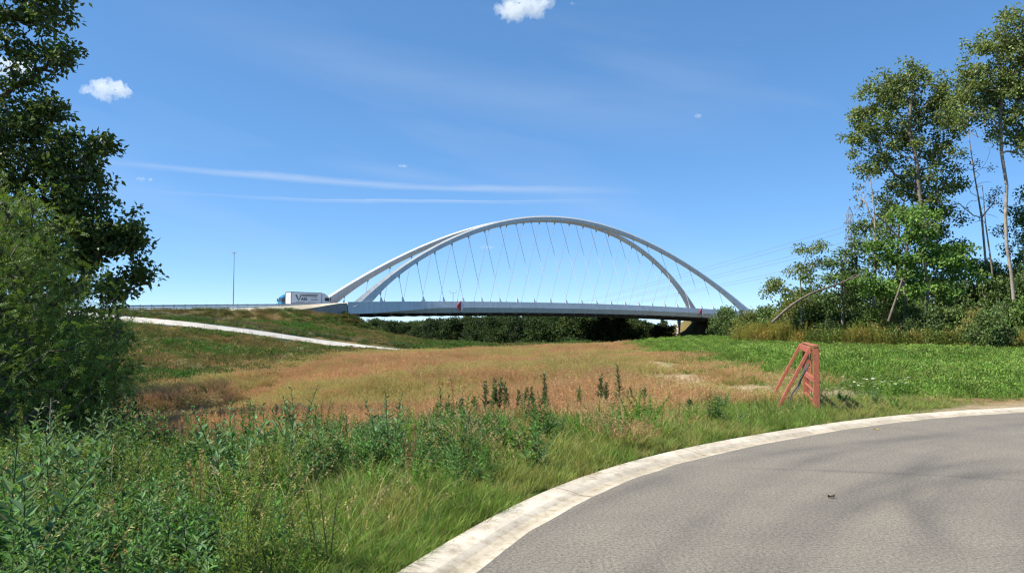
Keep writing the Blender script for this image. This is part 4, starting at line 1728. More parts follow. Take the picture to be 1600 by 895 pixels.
protos = [p_green(200), p_green(201, .5, 50), p_green(202, .36, 60, (.165, .27, .045)), p_green(203, .42, 50, (.20, .265, .062)), p_green(204, .36, 50, (.25, .26, .08)), p_hay(205, .62, 9)]
instancer('verge_grass', 'lush green grass of the verge along the outside of the kerb', P, Ro, Sc, pick, ti, protos)

# 3 broad-leaved weeds mixed through the verge, thick at the lower left
rng = np.random.default_rng(13)
x, y, r_ = spread_points(rng, 15000, 4.4, 18, .8, -50, 40)
kd, crop, verge, slope, sand, n1, n2, n3 = zone_masks(x, y)
dens = sstep(.2, 2.2, kd) * verge * (sstep(1.5, -2.5, x) * .95 + .10)
dens = dens * np.where(x > -2.0, sstep(.42, .6, n2), .45 + .55 * sstep(.3, .5, n2))
keep = (rng.random(len(x)) < dens * .95) & (kd > .5)
x, y, n1, n2 = x[keep], y[keep], n1[keep], n2[keep]
P, Ro, Sc = place(rng, x, y, .65, 1.3, .08)
Sc *= np.interp(x, [-5, -1, 3], [1.22, .95, .75])[:, None]
sel_ = vnoise(x, y, 1.5, 51)
u_ = rng.random(len(x))
pick = np.where(sel_ < .56, rng.integers(0, 3, len(x)), np.where(sel_ < .585, rng.integers(3, 5, len(x)), rng.integers(5, 7, len(x))))
pick = np.where(u_ < .012, 7, np.where(u_ < .04, 8, np.where(u_ < .34, np.array([0, 1, 2, 5, 6])[rng.integers(0, 5, len(x))], pick)))
Sc *= np.where(rng.random(len(x)) < .05, 1.25, .80)[:, None]
ti = np.ones((len(x), 3)) * (1 + rng.normal(0, .2, (len(x), 1))) * (.75 + .5 * vnoise(x, y, 1.1, 52))[:, None]
protos = [p_weed(300 + i, h=.72, nl=34, leafL=.155, leafW=.056, col=c_, stem_col=(.09, .12, .05), nst=3, spread=.12, stem_r=.005, sp_lean=.18) for i, c_ in enumerate(((.095, .205, .058), (.125, .220, .095), (.085, .205, .043)))] + \
         [p_weed(310 + i, h=.85, nl=80, leafL=.085, leafW=.012, col=(.16, .235, .05), stem_col=(.13, .15, .06), nst=4, spread=.1, taper=.5, top_tuft=70) for i in range(2)] + \
         [p_weed(320 + i, h=.6, nl=40, leafL=.095, leafW=.055, col=(.115, .235, .042), stem_col=(.10, .13, .05), nst=4, spread=.14, sp_lean=.28) for i in range(2)] + \
         [p_weed(330, h=.8, nl=20, leafL=.08, leafW=.02, col=(.27, .19, .11), stem_col=(.25, .17, .10), nst=3, spread=.1, top_tuft=90, sp_lean=.1), p_hay(331, .95, 14)]
instancer('verge_weeds', 'dense leafy weeds at the lower left of the verge', P, Ro, Sc, pick, ti, protos)

# 4 green ground-covering crop on the right
rng = np.random.default_rng(14)
x, y, r_ = spread_points(rng, 44000, 14, 100, .75, 0, 43)
kd, crop, verge, slope, sand, n1, n2, n3 = zone_masks(x, y)
keep = (rng.random(len(x)) < crop * (1 - sstep(.35, .6, vnoise(x, y, 2.2, 61)) * (1 - sstep(2, 7, x - (5.6 + .055 * y))) * .8)) & (rng.random(len(x)) > sand * 1.25) & (kd > .6)
x, y, r_ = x[keep], y[keep], r_[keep]
P, Ro, Sc = place(rng, x, y, .55, 1.35, .2)
Sc[:, :2] *= np.interp(r_, [15, 40, 100], [.85, 1.2, 2.0])[:, None]
Sc[:, 2] *= .6 + .9 * vnoise(x, y, 2.4, 63)
Sc *= np.interp(x - (5.6 + .055 * y), [0, 5], [.55, 1])[:, None]
pick = rng.integers(0, 4, len(x))
pick = np.where(rng.random(len(x)) < .05 + .25 * sstep(.5, .7, vnoise(x, y, 3.5, 64)), 4, pick)
ti = np.ones((len(x), 3)) * (1 + rng.normal(0, .18, (len(x), 1))) * (.7 + .6 * vnoise(x, y, 5, 62)[:, None])
protos = [p_clump(400 + i, .28, .26, 150, .062, .036, c_) for i, c_ in enumerate(((.12, .225, .04), (.15, .255, .05), (.13, .24, .038)))] + [p_clump(404, .25, .36, 130, .06, .034, (.18, .28, .06)), p_green(405, .42, 40, (.22, .24, .07))]
instancer('crop_plants', 'bright green leafy crop covering the field on the right', P, Ro, Sc, pick, ti, protos)

# 5 rank weeds on the embankment slopes
rng = np.random.default_rng(15)
x, y, r_ = spread_points(rng, 42000, 36, 185, .55, -43, 36)
kd, crop, verge, slope, sand, n1, n2, n3 = zone_masks(x, y)
t_, s_ = bcoord(x, y)
zg = ground(x, y, False)
onroad = (t_ < 0) & (s_ > .2) & (s_ < WID - .2)
dr = np.min(np.hypot(x[:, None] - RP[None, ::2, 0], y[:, None] - RP[None, ::2, 1]), axis=1)
keep = (rng.random(len(x)) < slope) & ~onroad & (zg > -8.0) & ((dr > 3.6) | (rng.random(len(x)) < .05)) & (dr > 1.6) & ~((t_ > -30) & (t_ < 3) & (s_ > -1.6) & (s_ < WID + 1.5))
x, y, r_, n1, n2, n3 = (q_[keep] for q_ in (x, y, r_, n1, n2, n3))
P, Ro, Sc = place(rng, x, y, .7, 1.35)
Sc[:, :2] *= np.interp(r_, [36, 80, 170], [1.15, 1.6, 2.4])[:, None]
Sc[:, 2] *= np.interp(r_, [36, 120], [1.0, 1.15])
up_ = y > 112
g_ = sstep(.45, .62, vnoise(x, y, 7, 71) * .6 + vnoise(x, y, 18, 72) * .4)
dry = sstep(.5, .66, vnoise(x, y, 10, 73))
u_ = rng.random(len(x))
pick = np.where(u_ < g_ * .8, rng.integers(3, 5, len(x)), np.where(u_ < .3 + dry * .4, rng.integers(5, 7, len(x)), rng.integers(0, 3, len(x))))
pick = np.where((rng.random(len(x)) < .006) & ~up_, 7, pick)
ti = np.ones((len(x), 3)) * (1 + rng.normal(0, .16, (len(x), 1)))
protos = [p_clump(500 + i, .36, .42, 90, .11, .05, (.095, .115, .034)) for i in range(3)] + [p_clump(504 + i, .36, .40, 100, .11, .055, (.06, .135, .026)) for i in range(2)] + \
         [p_clump(508, .34, .36, 80, .11, .03, (.18, .15, .065)), p_brown(509, .5, 22, (.24, .16, .08)), p_clump(510, .3, .5, 90, .10, .05, (.34, .36, .22))]
instancer('embankment_weeds', 'rank olive and brown weeds over the embankment slopes', P, Ro, Sc, pick, ti, protos)

# 6 goldenrod and yellowing herbs in front of the shrubs
rng = np.random.default_rng(16)
n = 8500
u_ = rng.random(n)
bx0 = np.interp(u_, [0, .3, .6, 1], [19.5, 23.2, 27.5, 33])
by0 = np.interp(u_, [0, .3, .6, 1], [62, 54, 48, 43])
off = rng.uniform(-.8, 6.0, n)
x, y = bx0 + off * .55 + rng.normal(0, .4, n), by0 + off + rng.normal(0, .4, n)
P, Ro, Sc = place(rng, x, y, .85, 1.6, .08)
Sc *= (.75 + .6 * vnoise(x, y, 3.0, 82))[:, None]
sel_ = vnoise(x, y, 2.6, 81)
pick = np.where(sel_ > .52, rng.integers(0, 2, n), np.where(sel_ > .42, 4, rng.integers(2, 4, n)))
ti = np.ones((n, 3)) * (1 + rng.normal(0, .15, (n, 1)))
protos = [p_weed(600 + i, h=1.15, nl=40, leafL=.12, leafW=.03, col=(.21, .225, .05), stem_col=(.14, .14, .05), nst=5, spread=.3, top_tuft=36) for i in range(2)] + \
         [p_clump(604 + i, .5, .8, 130, .13, .07, (.125, .165, .042)) for i in range(2)] + [p_clump(607, .45, .75, 110, .12, .05, (.34, .26, .08))]
instancer('goldenrod', 'yellowing herbs and goldenrod in front of the right-hand shrubs', P, Ro, Sc, pick, ti, protos)

# 7 small white flowers by the barrier
rng = np.random.default_rng(17)
c0 = on_ground(1362, 616, 0)
x = c0.x + rng.normal(0, .45, 46)
y = c0.y + rng.normal(0, .5, 46)
fl = []
for i in range(2):
    rg_ = np.random.default_rng(700 + i)
    a_ = np.arange(9) * 2 * np.pi / 9
    d_ = np.stack([np.cos(a_), np.sin(a_), np.full(9, .12)], 1)
    v, f = kites(np.tile([[0, 0, .36]], (9, 1)), d_, np.tile([[0, 0, 1.0]], (9, 1)), np.full(9, .045), np.full(9, .022), .05)
    v2, f2, _, _ = blades(rg_, 5, .3, .36, .01, .1, .006)
    fl.append(proto(*merge((v, f, tintify(rg_, 4, 9, (.75, .75, .72), .04, .01)), (v2, f2, tintify(rg_, 8, 5, (.09, .15, .04), .1)))))
P, Ro, Sc = place(rng, x, y, .7, 1.2)
instancer('white_flowers', 'patch of small white flowers right of the red barrier', P, Ro, Sc, rng.integers(0, 2, len(x)), np.ones((len(x), 3)), fl)


# ------------------------------------------------------------------ trees
def grow(trunk, targets, rng, seg=5, wob=.10):
    pos = [np.array(p, float) for p in trunk]
    par = [-1] + list(range(len(trunk) - 1))
    paths = [list(range(len(trunk)))]
    T = np.array(targets)
    tr = np.array(trunk, float)
    order = np.argsort(np.min(np.linalg.norm(T[:, None] - tr[None], axis=2), axis=1))
    leaf_node = {}
    for ti_ in order:
        g_ = T[ti_]
        A = np.array(pos)
        d = np.linalg.norm(A - g_, axis=1)
        pen = d + 1.1 * np.maximum(0, A[:, 2] - g_[2] + .35 * d) + .15 * (np.arange(len(A)) < 2)
        j = int(np.argmin(pen))
        L = d[j]
        k = max(2, min(seg, int(L / .35) + 1))
        idx_ = [j]
        rise = rng.uniform(.05, .22) * L
        w1 = rng.normal(0, wob, 3) * L
        for i in range(1, k + 1):
            u = i / k
            p = A[j] * (1 - u) + g_ * u
            p = p + np.array([0, 0, rise]) * (4 * u * (1 - u)) * .6 + w1 * math.sin(math.pi * u) + rng.normal(0, .02, 3) * L * (u < 1)
            par.append(idx_[-1])
            pos.append(p)
            idx_.append(len(pos) - 1)
        paths.append(idx_)
        leaf_node[int(ti_)] = idx_
    cnt = np.zeros(len(pos))
    for idx_ in leaf_node.values():
        n_ = idx_[-1]
        while n_ >= 0:
            cnt[n_] += 1
            n_ = par[n_]
    return np.array(pos), par, paths, np.maximum(cnt, .6), leaf_node


def wood_mesh(name, pos, paths, cnt, tip_r, max_r, exp=.52, sides=6, origin=(0, 0, 0)):
    parts = []
    rad = np.minimum(tip_r * cnt ** exp, max_r)
    for k, idx_ in enumerate(paths):
        P_ = pos[idx_]
        r = rad[idx_].copy()
        if k > 0:
            r[0] = min(r[0], r[1] * 1.25)
            r[-1] *= .5
        else:
            r = np.maximum(r, np.linspace(max_r, max_r * .25, len(r)))
            r[0] *= 1.25
        parts.append(tube(P_, r, 8 if k == 0 else (sides if r[0] > .03 else 4)))
    v, f = join(parts)
    return np_mesh(name, v - np.array(origin), f, True)


def crown_leaves(rng, clusters, rc, nleaf, L, W, col, kind='broad', flat=.75, var=.2, up=.5, cvar=.16):
    """leaf clusters about the twig ends"""
    cs = np.repeat(np.array(clusters), nleaf, axis=0)
    n = len(cs)
    rcs = np.repeat(np.broadcast_to(np.asarray(rc, float), (len(clusters),)), nleaf)
    off = rand_dirs(rng, n) * (rng.random((n, 1)) ** .55) * rcs[:, None]
    off[:, 2] *= flat
    c_ = cs + off
    d_ = unit(off / (rcs[:, None] + 1e-6) + rand_dirs(rng, n) * .9 + np.array([0, 0, -.15]))
    nn = unit(rand_dirs(rng, n) + np.array([0, 0, up]))
    ct = np.repeat(rng.normal(0, cvar, len(clusters)), nleaf)
    base = np.array(col)[None] * (1 + ct[:, None])
    if kind == 'broad':
        v, f = kites(c_, d_, nn, L * rng.uniform(.65, 1.25, n), W * rng.uniform(.7, 1.2, n), .2)
        tc = base * (1 + rng.normal(0, var, (n, 1))) + base * rng.normal(0, .06, (n, 3))
        return v, f, np.repeat(np.clip(tc, .003, .9), 4, 0)
    # pinnate sprays: pairs of leaflets along a drooping rachis
    k = 13
    s = unit(np.cross(d_, nn))
    nn = np.cross(s, d_)
    LL = L * rng.uniform(.7, 1.2, n)
    V_, F_, T_ = [], [], []
    for i in range(k):
        u = (i // 2 + 1) / (k // 2 + 1)
        sg = 1 if i % 2 == 0 else -1
        if i == k - 1:
            sg = 0
        p = c_ + d_ * (LL * u)[:, None] - np.array([0, 0, 1]) * (LL * .22 * u * u)[:, None]
        dd = unit(d_ * .45 + s * sg + rng.normal(0, .1, (n, 3)))
        v, f = kites(p, dd, nn + rng.normal(0, .15, (n, 3)), np.full(n, W) * (1.15 - .3 * u), np.full(n, W * .45), .1)
        F_.append(f + i * 4 * n)
        V_.append(v)
        tc = base * (1 + rng.normal(0, var, (n, 1)))
        T_.append(np.repeat(np.clip(tc, .003, .9), 4, 0))
    return np.concatenate(V_), np.concatenate(F_), np.concatenate(T_)


def blob_points(rng, blobs, per):
    """random points in ellipsoids ((x,y,z),r,weight)"""
    out = []
    for c_, r, w in blobs:
        n = max(2, int(per * w))
        q_ = rand_dirs(rng, n) * (rng.random((n, 1)) ** .45) * r
        q_[:, 2] *= .92
        out.append(np.array(c_)[None] + q_)
    return np.concatenate(out)


def px_blobs(lst, Y):
    out = []
    for b_ in lst:
        px, py, rp = b_[:3]
        w = b_[3] if len(b_) > 3 else 1.0
        dY = b_[4] if len(b_) > 4 else 0.0
        c_ = at(px, py, Y + dY)
        out.append((tuple(c_), rp * (Y + dY) / FPX, w * (rp / 60.0) ** 1.7))
    return out


def tree(name, label, cat, trunk, blobs, per, seed, rc, nleaf, L, W, col, bark, tip_r=.012, max_r=.16, kind='broad', bare=0, group=None, wob=.10, flat=.75, exp=.52):
    rng_ = np.random.default_rng(seed)
    root = tag(empty(name, tuple(trunk[0])), label, cat, group)
    o_ = np.array(tuple(trunk[0]))
    tg = blob_points(rng_, blobs, per)
    tw = [tuple(p) for p in trunk]
    pos, par, paths, cnt, ln = grow(tw, tg, rng_, wob=wob)
    me_ = wood_mesh('trunk', pos, paths, cnt, tip_r, max_r, exp, origin=o_)
    link('trunk', me_, M[bark], root)
    if nleaf > 0:
        # leaves at twig ends and a few along the last twig
        cl = list(tg)
        mids = [pos[ix[max(1, len(ix) - 2)]] for ix in ln.values()]
        keep_ = rng_.random(len(cl)) > bare
        cl = np.array(cl)[keep_]
        v, f, c_ = crown_leaves(rng_, cl, rc, nleaf, L, W, col, kind, flat)
        if len(mids):
            v2, f2, c2 = crown_leaves(rng_, np.array(mids)[rng_.random(len(mids)) > bare], rc * .8, max(2, nleaf // 3), L, W, col, kind, flat)
            v, f, c_ = merge((v, f, c_), (v2, f2, c2))
        me_ = np_mesh('crown', v - o_, f, False, c_)
        link('crown', me_, M['leaf'], root)
    return root


def gpt(px, Y, dz=-.1):
    p = at(px, 500, Y)
    return (p.x, p.y, float(ground(np.array([p.x]), np.array([p.y]))[0]) + dz)


def trunk_px(px0, Y, pts):
    """trunk from the ground at (px0, Y) up through photo points (px, py[, dY])"""
    return [gpt(px0, Y)] + [tuple(at(q_[0], q_[1], Y + (q_[2] if len(q_) > 2 else 0))) for q_ in pts]


# --- left: dark broad-leaved tree and the feathery one in front of it
tree('oak_tree', 'tall dark broad-leaved tree at the left edge, its top cut off by the frame', 'tree',
     trunk_px(-70, 17, [(-70, 560), (-65, 420), (-50, 280), (-50, 120), (-30, 0), (-10, -60)]),
     px_blobs([(0, 20, 50, .8), (62, 15, 44, .9), (30, 70, 30, .9), (92, 92, 34), (48, 128, 26, .9), (70, 178, 42), (20, 190, 50, .8), (-120, 150, 100, .45), (112, 245, 52), (40, 265, 80, .8), (135, 310, 52), (150, 365, 55), (200, 375, 36), (218, 425, 24), (200, 350, 22),
               (70, 400, 100), (-130, 20, 120, .4), (20, -40, 50), (95, -15, 26), (-150, 300, 170, .5), (160, 230, 22, 1.2), (185, 450, 30), (20, 480, 110, .8, 1.5), (120, 520, 80, .8, 1.5)], 17),
     34, 2001, .33, 40, .14, .085, (.090, .140, .036), 'bark_dark', tip_r=.011, max_r=.24, flat=.6)
tree('robinia_tree', 'feathery light green tree hanging low at the left edge in front of the dark tree', 'tree',
     trunk_px(-40, 13, [(-40, 640), (-20, 540), (0, 430), (15, 330)]),
     px_blobs([(15, 330, 62), (50, 400, 70), (0, 440, 110, .8), (90, 460, 72), (60, 540, 90), (140, 520, 60), (150, 590, 55), (190, 575, 32), (110, 620, 70), (40, 640, 90, .8), (-90, 560, 130, .4), (-90, 380, 120, .4), (165, 630, 32)], 13),
     30, 2002, .36, 9, .24, .042, (.13, .215, .04), 'bark_dark', tip_r=.008, max_r=.17, kind='pinnate', flat=.7)
tree('hazel_bush', 'bush in the gap under the left trees, its leaf colour darkened for deep shade', 'bush',
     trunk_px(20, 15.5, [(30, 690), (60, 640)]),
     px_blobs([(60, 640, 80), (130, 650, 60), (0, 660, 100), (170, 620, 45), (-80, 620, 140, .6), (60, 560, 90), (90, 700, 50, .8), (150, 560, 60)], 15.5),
     17, 2003, .42, 46, .10, .07, (.035, .060, .018), 'bark_dark', tip_r=.009, max_r=.07)  # very dark leaf colour stands in for the shade under the trees
tree('oak_tree', 'broad-leaved tree behind the left edge whose shade falls into the hollow', 'tree',
     [(-27, 36, -1.2), (-27, 36, 2), (-26.6, 36, 5), (-26.5, 36, 9)],
     [((-26, 36, 9), 3.2, 2.2), ((-24.2, 35, 6.5), 2.6, 1.6), ((-28, 37, 6), 3, 2), ((-24.6, 37, 4), 2.2, 1.2), ((-23.6, 34, 9.2), 1.8, 1)], 20,
     2004, .8, 46, .20, .12, (.042, .072, .020), 'bark_dark', tip_r=.014, max_r=.24)
tree('oak_tree', 'unseen tree added beyond the left edge to shade the left trees', 'tree',  # added out of view; crown placed to shade the lower left trees
     [(-17, 12.5, -.9), (-17, 12.6, 2), (-16.6, 12.5, 5), (-16.5, 12.5, 9)],
     [((-14.2, 12.0, 6.1), 1.7, 1.6), ((-15.5, 11.2, 6.6), 1.9, 1.6), ((-14.2, 14.2, 6.0), 1.9, 1.7), ((-17, 14, 6), 2.4, 1.8), ((-16.0, 16, 5.4), 2.2, 1.7), ((-13.6, 12.4, 4.6), 1.3, 1.0), ((-14.5, 15.5, 4.2), 2.2, 1.4), ((-15.8, 10.6, 4.6), 1.8, 1.1)], 26,
     2005, .6, 60, .17, .11, (.052, .085, .024), 'bark_dark', tip_r=.014, max_r=.24)

# --- right: the row of trees beyond the field
YR = 56
tree('birch_tree', 'tall airy tree with several pale limbs, left of the two tallest on the right', 'tree',
     trunk_px(1446, YR, [(1449, 450), (1443, 400), (1446, 350), (1437, 305), (1432, 250), (1421, 205), (1424, 150)]),
     px_blobs([(1392, 165, 54), (1358, 205, 38), (1340, 180, 22), (1335, 225, 16), (1440, 135, 42), (1458, 190, 48), (1472, 240, 34), (1412, 225, 44), (1382, 255, 34), (1350, 265, 14), (1405, 290, 24, .8), (1465, 320, 26, .8), (1395, 335, 26, .8), (1440, 285, 38), (1480, 160, 38), (1400, 125, 34), (1490, 285, 24, .8), (1445, 330, 36, .8), (1375, 150, 36)], 57), 50, 3001, .62, 42, .23, .16, (.165, .215, .062), 'bark_grey', tip_r=.012, max_r=.14, wob=.13)
tree('birch_tree', 'tallest pale-barked birch at the right edge of the frame', 'tree',
     trunk_px(1590, YR - 4, [(1580, 425), (1573, 385), (1571, 340), (1573, 290), (1565, 240), (1563, 190), (1567, 130), (1559, 85), (1566, 45)]),
     px_blobs([(1570, 55, 42), (1590, 90, 48), (1545, 110, 44), (1520, 140, 36), (1555, 165, 46), (1600, 150, 50), (1505, 185, 32, .8), (1630, 100, 60), (1530, 70, 20), (1495, 150, 26, .7), (1585, 30, 22), (1610, 210, 44, .7), (1575, 225, 30, .5), (1640, 180, 60)], 52), 48, 3002, .60, 42, .23, .16, (.165, .215, .064), 'bark_pale', tip_r=.011, max_r=.11, wob=.13)
tree('bare_tree', 'thin half-bare tree with dead grey branches between the two birches', 'tree',
     trunk_px(1545, YR + 3, [(1542, 430), (1534, 340), (1522, 270), (1512, 200)]),
     px_blobs([(1515, 210, 36), (1500, 260, 34), (1545, 280, 30), (1490, 320, 26), (1530, 300, 40), (1510, 240, 20), (1475, 345, 18)], 58), 14, 3003, .5, 26, .17, .12, (.12, .13, .05), 'bark_pale', tip_r=.014, max_r=.11, bare=.65, wob=.18)
tree('bare_tree', 'second slender bare stem just right of the half-bare tree', 'tree',
     trunk_px(1556, YR, [(1550, 420), (1540, 350), (1535, 290)]),
     px_blobs([(1535, 290, 24), (1555, 330, 22), (1520, 345, 18)], 57), 12, 3013, .4, 0, .15, .1, (.1, .1, .04), 'bark_grey', tip_r=.014, max_r=.09, wob=.18)
tree('bare_tree', 'grey bare-topped tree left of the tall airy tree', 'tree',
     trunk_px(1362, YR - 1, [(1368, 400), (1367, 350), (1364, 310), (1360, 280)]),
     px_blobs([(1358, 275, 26), (1345, 310, 24), (1375, 285, 24), (1350, 330, 26), (1385, 320, 20)], 57), 14, 3004, .5, 26, .17, .12, (.10, .12, .045), 'bark_pale', tip_r=.014, max_r=.12, bare=.6, wob=.18)
tree('dark_tree', 'dark-leaved tree standing behind the tall airy tree', 'tree',
     trunk_px(1400, YR + 7, [(1402, 420), (1405, 340), (1420, 290)]),
     px_blobs([(1400, 330, 38), (1430, 290, 30), (1385, 370, 36), (1450, 350, 40), (1470, 290, 26), (1420, 390, 46), (1370, 420, 38), (1480, 340, 22), (1350, 370, 30), (1500, 395, 32), (1530, 410, 32), (1475, 430, 42), (1560, 440, 36)], 60), 15, 3005, .85, 100, .24, .16, (.105, .155, .044), 'bark_dark', tip_r=.014, max_r=.16)
tree('maple_tree', 'bright green maple in the middle of the right-hand thicket', 'tree',
     trunk_px(1416, YR - 5, [(1412, 430), (1418, 380), (1424, 330)]),
     px_blobs([(1430, 335, 28), (1415, 360, 34), (1450, 380, 38), (1395, 400, 36), (1480, 400, 34), (1435, 420, 44), (1500, 385, 20), (1370, 440, 34), (1515, 420, 30), (1460, 440, 36), (1405, 450, 34)], 51), 16, 3006, .80, 95, .24, .19, (.13, .235, .046), 'bark_grey', tip_r=.013, max_r=.15, flat=.55)
tree('robinia_tree', 'small airy light green tree at the left end of the right-hand thicket', 'tree',
     trunk_px(1252, YR, [(1252, 470), (1250, 430), (1262, 395)]),
     px_blobs([(1262, 395, 22), (1240, 420, 26), (1215, 442, 20), (1275, 420, 26), (1232, 455, 24), (1262, 455, 30), (1200, 452, 9), (1285, 385, 12)], 56), 13, 3007, .66, 95, .22, .12, (.18, .23, .07), 'bark_grey', tip_r=.012, max_r=.07, wob=.15)
tree('hawthorn_tree', 'dark small tree in front of the pylon', 'tree',
     trunk_px(1316, YR - 2, [(1316, 460), (1316, 420), (1325, 390)]),
     px_blobs([(1300, 400, 20), (1325, 385, 22), (1345, 400, 28), (1310, 430, 34), (1340, 440, 36), (1290, 440, 24), (1360, 375, 20), (1295, 465, 30), (1330, 470, 38)], 54), 15, 3008, .75, 95, .22, .15, (.105, .165, .046), 'bark_grey', tip_r=.013, max_r=.11)
tree('dark_tree', 'dark leafy tree low at the right edge under the tallest birch', 'tree',
     trunk_px(1610, YR + 2, [(1608, 450), (1604, 380), (1600, 330)]),
     px_blobs([(1590, 340, 22), (1600, 380, 40), (1575, 410, 38), (1620, 330, 40), (1555, 440, 38), (1610, 430, 50), (1640, 380, 60), (1535, 425, 24)], 58), 15, 3009, .80, 100, .22, .15, (.105, .165, .046), 'bark_dark', tip_r=.013, max_r=.14)


def dead_trunk(name, label, pts, r0, r1, branches=()):
    root = tag(empty(name, tuple(pts[0])), label, 'dead trunk')
    o_ = np.array(tuple(pts[0]))
    P_, _ = catmull([tuple(p) for p in pts], .4)
    v, f = tube(P_ - o_, np.linspace(r0, r1, len(P_)), 8)
    link('trunk', np_mesh('trunk', v, f, True), M['dead_wood'], root)
    for br in branches:
        P2, _ = catmull([tuple(p) for p in br], .3)
        v, f = tube(P2 - o_, np.linspace(r1 * 1.1, r1 * .3, len(P2)), 6)
        link('branch', np_mesh('branch', v, f, True), M['dead_wood'], root)


Yd = 50
dead_trunk('dead_trunk', 'long dead trunk leaning low to the right at the left end of the thicket',
           [at(1206, 504, Yd), at(1235, 478, Yd), at(1268, 458, Yd), at(1300, 447, Yd), at(1345, 430, Yd + .5)], .10, .045,
           [[at(1300, 447, Yd), at(1315, 452, Yd), at(1325, 462, Yd)], [at(1320, 440, Yd), at(1340, 428, Yd), at(1362, 436, Yd)]])
dead_trunk('dead_trunk', 'short bare leaning trunk in front of the bright maple',
           [at(1388, 502, Yd - 1), at(1396, 478, Yd - 1), at(1404, 455, Yd - 1), at(1410, 436, Yd - 1)], .085, .06)
dead_trunk('dead_trunk', 'thin dead stem leaning across the bare-topped tree',
           [at(1408, 378, Yd + 1), at(1390, 355, Yd + 1), at(1365, 332, Yd + 1)], .07, .04, [[at(1382, 348, Yd + 1), at(1384, 335, Yd + 1)]])

# --- shrubs: six shapes, placed in two rows
def bush_meshes(seed, col, L=.13, W=.085, n=26, lean=0):
    rng_ = np.random.default_rng(seed)
    bl2 = [((0, 0, .75), .55, 1.2), ((.5, .1, .6), .45, .9), ((-.5, -.1, .6), .48, .9), ((.1, -.5, .5), .45, .9), ((0, .5, .6), .45, .8), ((.2 + lean, 0, 1.15), .32, .7), ((-.3, .1, 1.0), .3, .6), ((.75, -.1, .35), .3, .6), ((-.75, 0, .35), .3, .6)]
    tg = blob_points(rng_, bl2, n)
    tg[:, 2] = np.maximum(tg[:, 2], .08)
    trunk = [(0, 0, -.1), (0.02, 0, .12), (0, .02, .3)]
    pos, par, paths, cnt, ln = grow(trunk, tg, rng_)
    w = wood_mesh('stems', pos, paths, cnt, .005, .035)
    w.materials.append(M['bark_grey'])
    v, f, c_ = crown_leaves(rng_, tg, .20, 40, L * .66, W * .68, col, 'broad', .8, cvar=.2)
    lm = np_mesh('leaves', v, f, False, c_)
    lm.materials.append(M['leaf'])
    return w, lm


bush_kinds = [bush_meshes(4000, (.115, .175, .046)), bush_meshes(4001, (.095, .150, .042), .12), bush_meshes(4002, (.165, .195, .052), .14, .07),
              bush_meshes(4003, (.125, .200, .046), .15, .1, lean=.3), bush_meshes(4004, (.085, .135, .040), .12), bush_meshes(4005, (.24, .225, .065), .13, .06)]
kind_words = ['mid green', 'dark green', 'olive green', 'broad-leaved green', 'deep green', 'yellowish green']
ORD = ['first', 'second', 'third', 'fourth', 'fifth', 'sixth', 'seventh', 'eighth', 'ninth', 'tenth', 'eleventh', 'twelfth', 'thirteenth', 'fourteenth', 'fifteenth', 'sixteenth']


def bush(k, px, Y, width, height, rz, label, group):
    p = gpt(px, Y, -.05)
    root = tag(empty('bush', p, rz), label, 'bush', group)
    root.scale = (width / 1.8, width / 1.8, height / 1.28)
    for nm, me_ in zip(('stems', 'leaves'), bush_kinds[k]):
        o_ = bpy.data.objects.new(nm, me_)
        COL.objects.link(o_)
        o_.parent = root


rr = random.Random(4)
front = [(1135, 80, 4.2, 3.3, 1), (1172, 66, 3.8, 2.7, 2), (1205, 62, 3.8, 2.9, 0), (1240, 59, 3.8, 3.3, 2), (1275, 57, 3.8, 3.4, 1), (1312, 55, 3.6, 2.6, 4), (1350, 53.5, 3.4, 2.5, 3),
         (1388, 52, 3.2, 2.3, 5), (1425, 51, 3.4, 2.8, 1), (1462, 49.5, 3.4, 2.9, 4), (1498, 48.5, 3.2, 2.6, 0), (1530, 47.0, 3.0, 2.4, 5), (1548, 43.5, 3.2, 2.4, 1), (1572, 47, 3.2, 3.0, 4), (1604, 46, 3.6, 3.2, 3)]
for i, (px, Y, w_, h_, k) in enumerate(front):
    bush(k, px, Y, w_, h_, rr.uniform(0, 6), '%s bush, %s from the left in the front row edging the field' % (kind_words[k], ORD[i]), 'front row of bushes along the field')
back = [(1290, 63, 5, 4.2, 4), (1335, 61, 5, 4.6, 1), (1380, 60, 5, 4.6, 4), (1425, 59, 5, 4.8, 1), (1470, 58, 5, 5.2, 0), (1512, 57, 5, 5.2, 4), (1550, 56, 5, 5.0, 1), (1590, 55, 5, 5.4, 4), (1245, 66, 5, 4.4, 0), (1630, 54, 5, 5.4, 0)]
back.sort()
for i, (px, Y, w_, h_, k) in enumerate(back):
    bush(k, px, Y, w_, h_, rr.uniform(0, 6), '%s tall bush, %s from the left in the back row under the trees' % (kind_words[k], ORD[i]), 'back row of bushes under the trees')

# --- far wood beyond the canal
rng = np.random.default_rng(21)
fp = []
for i in range(5):
    rg_ = np.random.default_rng(5000 + i)
    bl2 = [((rg_.normal(0, 1.4), rg_.normal(0, 1.4), z_), r0_, 1) for z_, r0_ in ((3.2, 2.6), (5.0, 3.0), (6.6, 2.8), (8.2, 2.2), (9.4, 1.5), (4.2, 3.0), (6.0, 2.8), (2.2, 2.4))]
    tg = blob_points(rg_, bl2, 20)
    v, f, c_ = crown_leaves(rg_, tg, 1.0, 17, .62, .42, [(.045, .078, .024), (.040, .068, .022), (.055, .088, .026), (.045, .072, .03), (.07, .095, .03)][i], cvar=.22, up=.8)
    tv, tf = tube(np.array([(0, 0, -1), (0.1, 0, 3), (0, 0.1, 6)]), np.array([.25, .2, .1]), 6)
    fp.append(proto(*merge((v, f, c_), (tv, tf, np.tile([[.06, .05, .04]], (len(tv), 1))))))
X_, Y_, S_ = [], [], []
